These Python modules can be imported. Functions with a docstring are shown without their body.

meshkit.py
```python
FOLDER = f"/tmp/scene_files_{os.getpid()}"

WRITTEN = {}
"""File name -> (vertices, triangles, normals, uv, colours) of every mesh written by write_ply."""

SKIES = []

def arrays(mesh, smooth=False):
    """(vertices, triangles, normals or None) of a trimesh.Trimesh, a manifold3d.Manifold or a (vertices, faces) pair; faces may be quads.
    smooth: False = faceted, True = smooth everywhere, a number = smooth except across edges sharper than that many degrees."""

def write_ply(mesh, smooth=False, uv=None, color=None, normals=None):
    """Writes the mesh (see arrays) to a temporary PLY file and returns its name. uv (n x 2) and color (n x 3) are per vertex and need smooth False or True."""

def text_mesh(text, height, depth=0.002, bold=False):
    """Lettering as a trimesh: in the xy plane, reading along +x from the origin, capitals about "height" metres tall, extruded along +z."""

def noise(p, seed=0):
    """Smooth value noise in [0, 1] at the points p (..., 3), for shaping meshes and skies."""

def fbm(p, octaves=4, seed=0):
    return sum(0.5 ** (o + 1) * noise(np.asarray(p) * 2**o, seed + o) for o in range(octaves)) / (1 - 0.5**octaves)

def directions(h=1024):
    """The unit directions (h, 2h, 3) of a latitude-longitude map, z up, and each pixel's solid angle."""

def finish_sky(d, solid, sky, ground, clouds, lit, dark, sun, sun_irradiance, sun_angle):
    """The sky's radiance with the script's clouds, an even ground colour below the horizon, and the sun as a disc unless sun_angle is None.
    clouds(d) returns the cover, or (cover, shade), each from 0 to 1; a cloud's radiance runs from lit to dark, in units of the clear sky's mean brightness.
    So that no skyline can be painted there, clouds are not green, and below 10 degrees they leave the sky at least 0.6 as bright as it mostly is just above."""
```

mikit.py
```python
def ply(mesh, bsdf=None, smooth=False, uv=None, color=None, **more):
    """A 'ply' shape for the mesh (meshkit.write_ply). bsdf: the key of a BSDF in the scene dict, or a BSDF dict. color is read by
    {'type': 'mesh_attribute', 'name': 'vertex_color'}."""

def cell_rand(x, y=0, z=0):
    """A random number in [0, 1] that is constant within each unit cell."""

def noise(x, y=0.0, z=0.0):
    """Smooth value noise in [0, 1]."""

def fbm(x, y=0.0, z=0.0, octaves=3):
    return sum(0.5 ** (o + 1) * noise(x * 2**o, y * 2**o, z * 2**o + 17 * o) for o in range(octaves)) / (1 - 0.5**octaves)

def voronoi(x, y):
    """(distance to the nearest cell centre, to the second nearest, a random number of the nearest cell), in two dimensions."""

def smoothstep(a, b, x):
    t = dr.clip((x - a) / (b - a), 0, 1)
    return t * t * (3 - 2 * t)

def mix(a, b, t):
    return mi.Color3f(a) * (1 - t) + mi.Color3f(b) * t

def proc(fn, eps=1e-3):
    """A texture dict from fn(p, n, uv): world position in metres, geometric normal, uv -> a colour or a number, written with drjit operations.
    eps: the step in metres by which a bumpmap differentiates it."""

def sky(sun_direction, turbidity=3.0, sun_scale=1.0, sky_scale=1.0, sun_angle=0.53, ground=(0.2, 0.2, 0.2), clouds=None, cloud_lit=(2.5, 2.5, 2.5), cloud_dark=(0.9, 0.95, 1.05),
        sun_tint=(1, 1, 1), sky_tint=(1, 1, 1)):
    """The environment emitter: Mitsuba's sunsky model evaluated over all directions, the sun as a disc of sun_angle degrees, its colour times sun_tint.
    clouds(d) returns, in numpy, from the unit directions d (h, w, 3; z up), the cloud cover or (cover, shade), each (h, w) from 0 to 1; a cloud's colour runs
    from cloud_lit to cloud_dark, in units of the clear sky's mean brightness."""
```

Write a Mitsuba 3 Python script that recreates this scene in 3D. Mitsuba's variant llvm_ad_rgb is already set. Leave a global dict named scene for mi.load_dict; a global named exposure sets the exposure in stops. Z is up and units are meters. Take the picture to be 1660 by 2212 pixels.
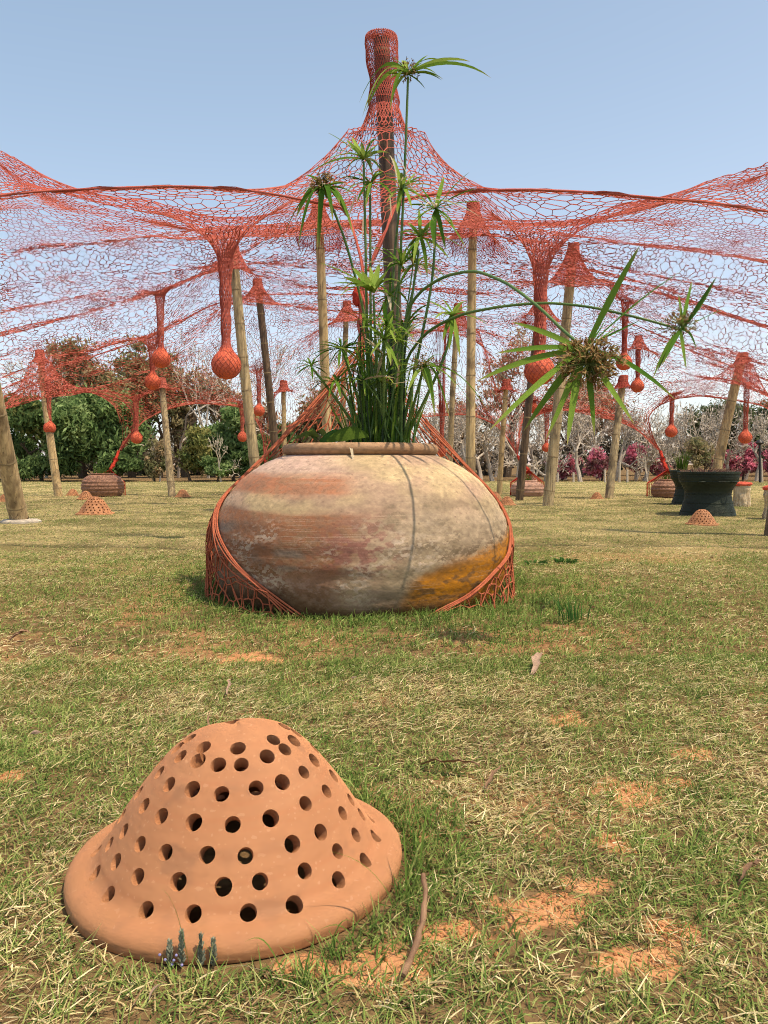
import math, random
import numpy as np, trimesh, shapely, manifold3d as m3
import drjit as dr, mitsuba as mi, mikit
from mikit import noise, fbm, smoothstep, mix, voronoi, cell_rand
from scipy.spatial import Voronoi, cKDTree
from scipy.interpolate import LinearNDInterpolator, PchipInterpolator
import scipy.sparse as sp
from scipy.sparse.linalg import splu

T = mi.ScalarTransform4f
scene, labels = {}, {}
# ------------------------------------------------------------------ camera, sky, exposure
EYE = np.array([0.0, 0.0, 0.6])
PITCH = math.atan(103 / 1640)
scene['camera'] = {'type': 'perspective', 'fov': 53.7, 'fov_axis': 'x', 'near_clip': 0.05, 'far_clip': 900.0,
                   'to_world': T().look_at(origin=EYE.tolist(), target=[0, math.cos(PITCH), 0.6 - math.sin(PITCH)], up=[0, 0, 1])}
SUN = (0.40, -0.24, 1.0)
scene['sky'] = mikit.sky(SUN, turbidity=6.0, sky_scale=1.45, sun_tint=(1.0, 0.97, 0.92), sky_tint=(1.22, 1.07, 0.93), ground=(0.25, 0.22, 0.12))
exposure = 1.98

FWD = np.array([0, math.cos(PITCH), -math.sin(PITCH)]); UP = np.array([0, math.sin(PITCH), math.cos(PITCH)])


def P(px, py, Y):
    """the point at distance Y (metres north of the tripod) whose survey reading on the 1660 x 2212 sheet is (px, py)"""
    d = FWD + np.array([1.0, 0, 0]) * (px - 830) / 1640 - UP * (py - 1106) / 1640
    return EYE + d * (Y / d[1])


def gz(x, y):
    """height of the ground"""
    x, y = np.asarray(x, float), np.asarray(y, float)
    return 0.010 * np.sin(2.1 * x + 1.3 * y) * np.sin(1.7 * y - 0.6 * x + 1) + 0.006 * np.sin(5.3 * x - 3.1 * y) * np.sin(4.1 * y + 2 * x)


# ------------------------------------------------------------------ helpers
def tag(key, label=None, cat=None, group=None, kind=None):
    d = labels.setdefault(key, {})
    for k, v in (('label', label), ('category', cat), ('group', group), ('kind', kind)):
        if v: d[k] = v


def num(name, i):
    return name if i == 0 else f'{name}_{i:03d}'


def put(key, mesh, mat, smooth=False, color=None, kind=None, to_world=None):
    k, i = key, 0
    while k in scene:
        i += 1
        k = f'{key}_{i:03d}'
    more = {} if to_world is None else {'to_world': to_world}
    scene[k] = mikit.ply(mesh, mat, smooth=smooth, color=color, **more)
    if kind: tag(k, kind=kind)
    return k


def join(parts):
    vs, fs, at = [], [], 0
    for v, f in parts:
        v = np.asarray(v, float); f = np.asarray(f, int)
        if f.shape[1] == 4: f = np.vstack([f[:, [0, 1, 2]], f[:, [0, 2, 3]]])
        vs.append(v); fs.append(f + at); at += len(v)
    return np.vstack(vs), np.vstack(fs)


def tm(m):
    return np.array(m.vertices), np.array(m.faces)


def frames(pts):
    t = np.gradient(pts, axis=0)
    t /= np.linalg.norm(t, axis=1, keepdims=True) + 1e-12
    ref = np.array([0.13, 0.21, 1.0]) if abs(t[len(t) // 2][2]) < 0.9 else np.array([1.0, 0.17, 0.1])
    a = np.cross(t, ref); a /= np.linalg.norm(a, axis=1, keepdims=True) + 1e-12
    return t, a, np.cross(t, a)


def tube(pts, rad, sides=6, cap=True):
    pts = np.asarray(pts, float); n = len(pts)
    rad = np.broadcast_to(np.asarray(rad, float), (n,))
    t, a, b = frames(pts)
    ang = np.arange(sides) * 2 * np.pi / sides
    v = (pts[:, None] + rad[:, None, None] * (np.cos(ang)[None, :, None] * a[:, None] + np.sin(ang)[None, :, None] * b[:, None])).reshape(-1, 3)
    i, j = np.meshgrid(np.arange(n - 1), np.arange(sides), indexing='ij')
    j2 = (j + 1) % sides
    q = np.stack([i * sides + j, i * sides + j2, (i + 1) * sides + j2, (i + 1) * sides + j], -1).reshape(-1, 4)
    f = np.vstack([q[:, [0, 2, 1]], q[:, [0, 3, 2]]])
    if cap:
        v = np.vstack([v, pts[:1], pts[-1:]])
        k = np.arange(sides); k2 = (k + 1) % sides
        f = np.vstack([f, np.stack([k, k2, k * 0 + n * sides], 1), np.stack([k2 + (n - 1) * sides, k + (n - 1) * sides, k * 0 + n * sides + 1], 1)])
    return v, f


def segs(A, B, r, sides=3, r2=None):
    """separate straight prisms from A to B, all in one mesh"""
    A, B = np.asarray(A, float), np.asarray(B, float)
    n = len(A)
    r = np.broadcast_to(np.asarray(r, float), (n,)); r2 = r if r2 is None else np.broadcast_to(np.asarray(r2, float), (n,))
    t = B - A; t /= np.linalg.norm(t, axis=1, keepdims=True) + 1e-12
    ref = np.where(np.abs(t[:, 2:3]) < 0.9, [[0, 0, 1.0]], [[1.0, 0, 0]])
    a = np.cross(t, ref); a /= np.linalg.norm(a, axis=1, keepdims=True) + 1e-12
    b = np.cross(t, a)
    ang = np.arange(sides) * 2 * np.pi / sides + 0.5
    o = np.cos(ang)[None, :, None] * a[:, None] + np.sin(ang)[None, :, None] * b[:, None]
    v = np.concatenate([A[:, None] + r[:, None, None] * o, B[:, None] + r2[:, None, None] * o], 1).reshape(-1, 3)
    base = np.arange(n)[:, None] * 2 * sides
    k = np.arange(sides); k2 = (k + 1) % sides
    f = np.concatenate([np.stack([base + k, base + k2 + sides, base + k2], -1), np.stack([base + k, base + k + sides, base + k2 + sides], -1)], 1).reshape(-1, 3)
    return v, f


def spline(ctrl, n):
    ctrl = np.asarray(ctrl, float)
    d = np.r_[0, np.cumsum(np.linalg.norm(np.diff(ctrl, axis=0), axis=1))]
    return PchipInterpolator(d, ctrl)(np.linspace(0, d[-1], n)) if len(ctrl) > 2 else ctrl[0] + (ctrl[1] - ctrl[0]) * np.linspace(0, 1, n)[:, None]


def lathe(prof, n=96, center=(0, 0, 0), closed=False):
    prof = np.asarray(prof, float); m = len(prof)
    a = np.arange(n) * 2 * np.pi / n
    v = np.stack([prof[:, None, 0] * np.cos(a), prof[:, None, 0] * np.sin(a), np.repeat(prof[:, 1:2], n, 1)], -1).reshape(-1, 3) + np.asarray(center)
    rows = m if closed else m - 1
    i, j = np.meshgrid(np.arange(rows), np.arange(n), indexing='ij')
    i2, j2 = (i + 1) % m, (j + 1) % n
    q = np.stack([i * n + j, i * n + j2, i2 * n + j2, i2 * n + j], -1).reshape(-1, 4)
    return v, np.vstack([q[:, [0, 1, 2]], q[:, [0, 2, 3]]])


def ribbon(pts, width, side=None, fold=0.25):
    """a leaf blade with a folded midrib along pts; width per point"""
    pts = np.asarray(pts, float); n = len(pts)
    t = np.gradient(pts, axis=0); t /= np.linalg.norm(t, axis=1, keepdims=True) + 1e-12
    if side is None: side = np.cross(t, [0, 0, 1.0]) + [1e-4, 0, 0]
    side = np.broadcast_to(side, t.shape)
    s = side - (side * t).sum(1, keepdims=True) * t
    s /= np.linalg.norm(s, axis=1, keepdims=True) + 1e-12
    nrm = np.cross(s, t)
    w = np.broadcast_to(np.asarray(width, float), (n,))[:, None] / 2
    v = np.stack([pts - s * w + nrm * w * fold, pts, pts + s * w + nrm * w * fold], 1).reshape(-1, 3)
    i = np.arange(n - 1)[:, None] * 3
    f = np.concatenate([np.concatenate([i + k, i + k + 1, i + k + 4, i + k, i + k + 4, i + k + 3], 1).reshape(-1, 3) for k in (0, 1)])
    return v, f


# ------------------------------------------------------------------ materials
def diffuse(fn):
    tex = {'type': 'rgb', 'value': list(fn)} if isinstance(fn, (tuple, list)) else mikit.proc(fn)
    return {'type': 'twosided', 'bsdf': {'type': 'diffuse', 'reflectance': tex}}


def rough(fn, roughness=0.7, bump=None, scale=0.002, spec=0.3):
    tex = {'type': 'rgb', 'value': list(fn)} if isinstance(fn, (tuple, list)) else mikit.proc(fn)
    b = {'type': 'principled', 'base_color': tex, 'roughness': roughness, 'specular': spec}
    if bump is not None:
        b = {'type': 'bumpmap', 'arbitrary': mikit.proc(bump), 'scale': scale, 'bsdf': b}
    return {'type': 'twosided', 'bsdf': b}


def vcol(trans=0.5):
    return {'type': 'principledthin', 'base_color': {'type': 'mesh_attribute', 'name': 'vertex_color'}, 'roughness': 0.6, 'diff_trans': trans, 'spec_trans': 0.0, 'eta': 1.35}


def net_col(p, n, uv):
    return mix((0.34, 0.070, 0.055), (0.50, 0.150, 0.112), noise(p.x * 3, p.y * 3, p.z * 3))


scene['mat_net'] = diffuse(net_col)
scene['mat_cord'] = diffuse(lambda p, n, uv: mix((0.24, 0.062, 0.036), (0.50, 0.165, 0.090), fbm(p.x * 25, p.y * 25, p.z * 25)))
scene['mat_netred'] = diffuse((0.40, 0.045, 0.03))
scene['mat_leaf'] = vcol(0.7)
scene['mat_grass'] = vcol(0.6)
scene['mat_bark'] = diffuse({'a': 0} and (lambda p, n, uv: mix((0.30, 0.26, 0.21), (0.52, 0.46, 0.39), fbm(p.x * 9, p.y * 9, p.z * 3))))
scene['mat_darkbark'] = diffuse((0.10, 0.075, 0.055))
scene['mat_stem'] = rough(lambda p, n, uv: mix((0.05, 0.12, 0.03), (0.13, 0.21, 0.055), noise(p.x * 20, p.y * 20, p.z * 6)), 0.45)
scene['mat_stemdark'] = rough((0.018, 0.040, 0.014), 0.5)


def bamboo_mat(a, b, c):
    def f(p, n, uv):
        streak = fbm(p.x * 60, p.y * 60, p.z * 2.2)
        blot = fbm(p.x * 9 + 3, p.y * 9, p.z * 5)
        col = mix(a, b, smoothstep(0.3, 0.75, streak))
        col = mix(col, c, smoothstep(0.52, 0.75, blot) * 0.75)
        crack = smoothstep(0.80, 0.86, noise(p.x * 120, p.y * 120, p.z * 1.5))
        return mix(col, (0.05, 0.035, 0.02), crack * 0.7)
    return rough(f, 0.5, lambda p, n, uv: fbm(p.x * 150, p.y * 150, p.z * 3), 0.0015)


scene['mat_bamboo_gold'] = bamboo_mat((0.36, 0.26, 0.13), (0.52, 0.40, 0.21), (0.16, 0.11, 0.06))
scene['mat_bamboo_grey'] = bamboo_mat((0.27, 0.21, 0.12), (0.46, 0.37, 0.21), (0.12, 0.09, 0.055))
scene['mat_bamboo_dark'] = bamboo_mat((0.075, 0.052, 0.035), (0.17, 0.115, 0.07), (0.035, 0.026, 0.02))
scene['mat_bamboo_aged'] = bamboo_mat((0.28, 0.20, 0.11), (0.45, 0.34, 0.19), (0.10, 0.07, 0.04))
scene['mat_node'] = rough(lambda p, n, uv: mix((0.13, 0.095, 0.055), (0.30, 0.23, 0.13), fbm(p.x * 20, p.y * 20, p.z * 40)), 0.7)


def terra_col(p, n, uv):
    ring = noise(p.z * 190 + fbm(p.x * 8, p.y * 8, 0) * 2, 3.0)
    c = mix((0.305, 0.135, 0.062), (0.39, 0.184, 0.087), fbm(p.x * 14, p.y * 14, p.z * 14))
    c = mix(c, (0.35, 0.135, 0.06), smoothstep(0.35, 0.9, ring) * 0.25)
    spot = smoothstep(0.80, 0.86, noise(p.x * 210, p.y * 210, p.z * 210))
    c = mix(c, (0.74, 0.52, 0.36), spot * 0.10)
    dust = smoothstep(0.55, 0.8, fbm(p.x * 30 + 5, p.y * 30, p.z * 30))
    c = mix(c, (0.30, 0.14, 0.07), dust * 0.55)
    smear = smoothstep(0.50, 0.72, fbm(p.x * 5 + 2, p.y * 5, p.z * 12))
    c = mix(c, (0.42, 0.225, 0.12), smear * 0.30)
    splash = smoothstep(0.055, 0.012, p.z + 0.05 * (fbm(p.x * 40, p.y * 40, 3) - 0.5))
    c = mix(c, (0.30, 0.145, 0.065), splash * 0.6)
    smut = smoothstep(0.66, 0.78, fbm(p.x * 22 + 9, p.y * 22, p.z * 22))
    return mix(c, (0.22, 0.11, 0.06), smut * 0.5) * (0.92 + 0.16 * fbm(p.x * 7, p.y * 7, p.z * 7 + 4))


scene['mat_terracotta'] = rough(terra_col, 0.75, lambda p, n, uv: fbm(p.x * 60, p.y * 60, p.z * 120) + 0.5 * noise(p.z * 160), 0.0012)
scene['mat_ball'] = rough(lambda p, n, uv: mix((0.52, 0.085, 0.045), (0.64, 0.15, 0.07), fbm(p.x * 30, p.y * 30, p.z * 30)), 0.8, lambda p, n, uv: fbm(p.x * 90, p.y * 90, p.z * 90), 0.002)

JX, JY = -0.11, 3.575


def jar_col(p, n, uv):
    x, y, z = p.x - JX, p.y - JY, p.z
    a = x                                                    # across the front
    wob = fbm(x * 3.0 + 4, y * 3, z * 2.0) - 0.5
    strk = 0.6 * (fbm(x * 2.2, y * 2.2, z * 42) - 0.5)                # wheel-turned streaks
    fine = fbm(x * 55, y * 55, z * 55)
    speck = noise(x * 170, y * 170, z * 170)
    cream, rose = (0.56, 0.45, 0.26), (0.48, 0.35, 0.24)
    crisp = smoothstep(0.46, 0.54, fine)
    blot = fbm(x * 6 + 1, y * 6, z * 8)
    c = mix(cream, rose, smoothstep(0.42, 0.62, fbm(x * 4 + 1, y * 4, z * 6)))
    c = mix(c, (0.42, 0.35, 0.235), smoothstep(-0.05, 0.25, a + wob * 0.4) * smoothstep(0.50, 0.36, z + wob * 0.1) * 0.8)
    c = mix(c, (0.24, 0.19, 0.115), smoothstep(0.54, 0.66, fbm(x * 8 + 5, y * 8, z * 16)) * smoothstep(0.0, 0.15, a) * smoothstep(0.5, 0.4, z) * 0.65)
    pink = smoothstep(0.50, 0.58, z + 0.2 * wob) * smoothstep(0.05, -0.2, a)
    c = mix(c, (0.58, 0.43, 0.36), pink * 0.8)
    b1 = smoothstep(0.03, 0.0, dr.abs(z - 0.515 + wob * 0.06 + strk * 0.04) - 0.026) * smoothstep(0.04, -0.10, a + wob * 0.2)
    c = mix(c, (0.44, 0.205, 0.11), b1 * (0.75 + 0.25 * crisp))
    b2 = smoothstep(0.425, 0.39, z + wob * 0.06 + strk * 0.06) * smoothstep(0.10, -0.10, a + wob * 0.35 + 0.15 * strk)
    c = mix(c, (0.305, 0.145, 0.072), b2 * (0.80 + 0.2 * crisp))
    low = smoothstep(0.20, 0.10, z + wob * 0.14) * smoothstep(0.24, 0.05, a + wob * 0.2)
    c = mix(c, (0.40, 0.29, 0.215), low * (0.35 + 0.55 * crisp))
    g1 = smoothstep(0.56, 0.66, fbm(x * 3.5 + 9, y * 3.5, z * 9 + 2)) * smoothstep(0.40, 0.32, z) * smoothstep(0.1, -0.2, a)
    c = mix(c, (0.30, 0.255, 0.20), g1 * 0.75)
    plum = smoothstep(0.24, 0.04, dr.sqrt(dr.square(a - 0.03) + dr.square((z - 0.26) * 1.3)) + wob * 0.25)
    c = mix(c, (0.285, 0.125, 0.100), plum * smoothstep(0.40, 0.52, fbm(x * 30, y * 30, z * 34)) * 0.85)
    chip = smoothstep(0.52, 0.58, fbm(x * 60, y * 60, z * 80)) * smoothstep(0.42, 0.30, z) * smoothstep(0.40, 0.62, blot)
    c = mix(c, (0.64, 0.55, 0.43), chip * 0.75 * smoothstep(0.45, 0.2, a))
    oc = smoothstep(0.0, 0.07, a - 0.13 - 0.55 * z + wob * 0.10) * smoothstep(0.035, -0.02, z - 0.185 - 0.30 * (a - 0.3) + wob * 0.09 + 0.03 * (fine - 0.5))
    c = mix(c, (0.54, 0.225, 0.010), oc * (0.93 + 0.07 * crisp))
    edge = smoothstep(0.07, 0.0, dr.abs(z - 0.20 - 0.30 * (a - 0.3) + wob * 0.09)) * smoothstep(0.25, 0.45, a)
    blk = dr.maximum(smoothstep(0.55, 0.66, fbm(x * 14, y * 14, z * 30)) * smoothstep(0.1, 0.3, a) * smoothstep(0.30, 0.2, z), edge * smoothstep(0.42, 0.56, fbm(x * 22, y * 22, z * 40)))
    c = mix(c, (0.13, 0.085, 0.045), blk * 0.7)
    rim = smoothstep(0.638, 0.648, z)
    c = mix(c, mix((0.36, 0.20, 0.10), (0.52, 0.36, 0.21), fbm(x * 6, y * 6, 2)), rim)
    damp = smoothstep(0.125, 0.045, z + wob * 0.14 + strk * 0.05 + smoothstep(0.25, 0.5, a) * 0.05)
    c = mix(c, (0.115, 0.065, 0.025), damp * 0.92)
    scratch = smoothstep(0.66, 0.78, noise(x * 4, y * 4, z * 320)) * smoothstep(0.4, 0.7, noise(x * 5 + 7, y * 5, z * 9))
    c = mix(c, (0.60, 0.50, 0.36), scratch * 0.35 * (1 - damp))
    mott = fbm(x * 7 + 2, y * 7, z * 11)
    c = c * (0.66 + 0.62 * mott) * (0.62 + 0.76 * fine)
    pit = smoothstep(0.66, 0.74, fbm(x * 80 + 3, y * 80, z * 95)) * smoothstep(0.3, 0.7, mott)
    c = mix(c, (0.17, 0.10, 0.06), pit * 0.45)
    flake = smoothstep(0.58, 0.66, fbm(x * 75 + 8, y * 75, z * 110)) * smoothstep(0.46, 0.30, z) * smoothstep(0.40, 0.62, blot)
    c = mix(c, (0.60, 0.49, 0.34), flake * 0.55 * (1 - 0.85 * oc) * (1 - damp))
    return c * (0.88 + 0.24 * speck) * mi.Color3f(0.66, 0.62, 0.61)


scene['mat_jar'] = rough(jar_col, 0.72, lambda p, n, uv: 0.15 * fbm(p.x * 3, p.y * 3, p.z * 110) + 0.8 * fbm(p.x * 60, p.y * 60, p.z * 60), 0.0025)
scene['mat_farjar'] = rough(lambda p, n, uv: mix((0.16, 0.085, 0.055), (0.32, 0.175, 0.115), fbm(p.x * 6, p.y * 6, p.z * 30)) * (0.7 + 0.5 * noise(p.x * 40, p.y * 40, p.z * 40)), 0.7,
                            lambda p, n, uv: noise(p.z * 60) + fbm(p.x * 20, p.y * 20, p.z * 30), 0.008)
scene['mat_farjar_pale'] = rough(lambda p, n, uv: mix((0.26, 0.14, 0.10), (0.42, 0.27, 0.20), fbm(p.x * 6, p.y * 6, p.z * 9)), 0.75)
scene['mat_bronze'] = rough(lambda p, n, uv: mix((0.005, 0.009, 0.006), (0.017, 0.030, 0.019), fbm(p.x * 7, p.y * 7, p.z * 14)), 0.6, lambda p, n, uv: fbm(p.x * 25, p.y * 25, p.z * 45), 0.004)
scene['mat_soil'] = diffuse(lambda p, n, uv: mix((0.06, 0.04, 0.025), (0.15, 0.10, 0.06), fbm(p.x * 40, p.y * 40, p.z)))
scene['mat_log'] = bamboo_mat((0.40, 0.31, 0.19), (0.60, 0.50, 0.33), (0.22, 0.16, 0.10))
scene['mat_cushion'] = rough(lambda p, n, uv: mix((0.50, 0.07, 0.045), (0.62, 0.13, 0.075), fbm(p.x * 30, p.y * 30, p.z * 30)), 0.85)
scene['mat_concrete'] = rough(lambda p, n, uv: mix((0.26, 0.23, 0.18), (0.42, 0.38, 0.32), fbm(p.x * 25, p.y * 25, p.z * 25)), 0.9)
scene['mat_deadleaf'] = rough(lambda p, n, uv: mix((0.10, 0.052, 0.03), (0.27, 0.165, 0.095), fbm(p.x * 60, p.y * 60, p.z * 60)), 0.7)
scene['mat_paleleaf'] = rough(lambda p, n, uv: mix((0.20, 0.13, 0.085), (0.36, 0.25, 0.18), fbm(p.x * 80, p.y * 80, p.z * 80)), 0.7)
scene['mat_darkmetal'] = rough((0.02, 0.02, 0.022), 0.5)
scene['mat_wood'] = diffuse((0.48, 0.42, 0.34))
scene['mat_seed'] = vcol(0.2)

PATCH = [  # bare earth: x, y, rx, ry
    (0.185, 0.955, 0.050, 0.042), (0.235, 0.985, 0.035, 0.025), (0.365, 0.925, 0.028, 0.028), (0.10, 0.925, 0.045, 0.025), (0.0, 0.865, 0.065, 0.04), (-0.09, 0.86, 0.04, 0.02), (0.30, 0.87, 0.05, 0.025), (0.45, 1.36, 0.06, 0.055), (0.56, 1.40, 0.03, 0.03),
    (0.36, 1.16, 0.025, 0.025), (-0.72, 1.42, 0.03, 0.03), (-0.42, 2.35, 0.10, 0.06), (0.42, 1.75, 0.05, 0.05), (1.6, 4.9, 0.5, 0.3), (0.28, 1.03, 0.03, 0.02), (0.66, 1.55, 0.04, 0.04)]


def bare(x, y):
    x, y = np.asarray(x, float), np.asarray(y, float)
    b = np.zeros_like(x)
    for (cx, cy, rx, ry) in PATCH:
        w = 0.35 * np.sin(x * 31 + y * 17) * np.sin(y * 43 - x * 9) + 0.2 * np.sin(x * 83 - y * 57)
        b = np.maximum(b, np.clip(1.5 - np.sqrt(((x - cx) / rx) ** 2 + ((y - cy) / ry) ** 2) - w, 0, 1))
    return b


def ground_col(p, n, uv):
    big = fbm(p.x * 0.35, p.y * 0.35, 4.0)
    mid = fbm(p.x * 3.1, p.y * 3.1, 1.0)
    fine = fbm(p.x * 70, p.y * 70, 2.0)
    near = smoothstep(7.0, 3.0, p.y)
    earth = mix((0.085, 0.055, 0.028), (0.21, 0.14, 0.07), fine)
    soil = mix((0.33, 0.155, 0.07), (0.56, 0.29, 0.145), fine)
    b = mi.Float(0)
    for (cx, cy, rx, ry) in PATCH:
        w = 0.35 * dr.sin(p.x * 31 + p.y * 17) * dr.sin(p.y * 43 - p.x * 9) + 0.2 * dr.sin(p.x * 83 - p.y * 57)
        b = dr.maximum(b, dr.clip(1.5 - dr.sqrt(dr.square((p.x - cx) / rx) + dr.square((p.y - cy) / ry)) - w, 0, 1))
    b = smoothstep(0.15, 0.75, b + 0.9 * (fbm(p.x * 24, p.y * 24, 8.0) - 0.5)) * smoothstep(0.02, 0.25, b)
    c = mix(earth, soil, dr.maximum(b, 0.35 * smoothstep(0.52, 0.72, mid)) * near)
    lawn = mix((0.155, 0.140, 0.062), (0.36, 0.295, 0.145), smoothstep(0.3, 0.7, mid * 0.6 + big * 0.4))
    lawn = lawn * (0.75 + 0.5 * fine)
    c = mix(c, lawn, smoothstep(2.6, 7.0, p.y))
    far = smoothstep(26.0, 28.0, p.y + 2 * mid)
    return mix(c, (0.16, 0.11, 0.06), far)


scene['mat_crumb'] = diffuse((0.40, 0.19, 0.085))
scene['mat_ground'] = {'type': 'twosided', 'bsdf': {'type': 'bumpmap', 'arbitrary': mikit.proc(lambda p, n, uv: fbm(p.x * 90, p.y * 90, 5.0)), 'scale': 0.006,
                       'bsdf': {'type': 'diffuse', 'reflectance': mikit.proc(ground_col)}}}

# ------------------------------------------------------------------ ground
def ground():
    xs = np.r_[-400, -150, -60, -30, np.linspace(-14, -4, 26), np.linspace(-3.8, 3.8, 96), np.linspace(4, 14, 26), 30, 60, 150, 400]
    ys = np.r_[-200, -60, -10, -2, np.linspace(0, 6, 90), np.linspace(6.2, 30, 60), 45, 80, 150, 400, 800]
    X, Y = np.meshgrid(xs, ys)
    Z = gz(X, Y) * (np.abs(X) < 31) * (np.abs(Y) < 31)
    n = len(xs)
    i, j = np.meshgrid(np.arange(len(ys) - 1), np.arange(n - 1), indexing='ij')
    q = np.stack([i * n + j, i * n + j + 1, (i + 1) * n + j + 1, (i + 1) * n + j], -1).reshape(-1, 4)
    put('ground', (np.stack([X, Y, Z], -1).reshape(-1, 3), q), 'mat_ground', True)
    tag('ground', 'orange earth and dry lawn ground running back to the tree line', kind='structure')


ground()

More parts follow.
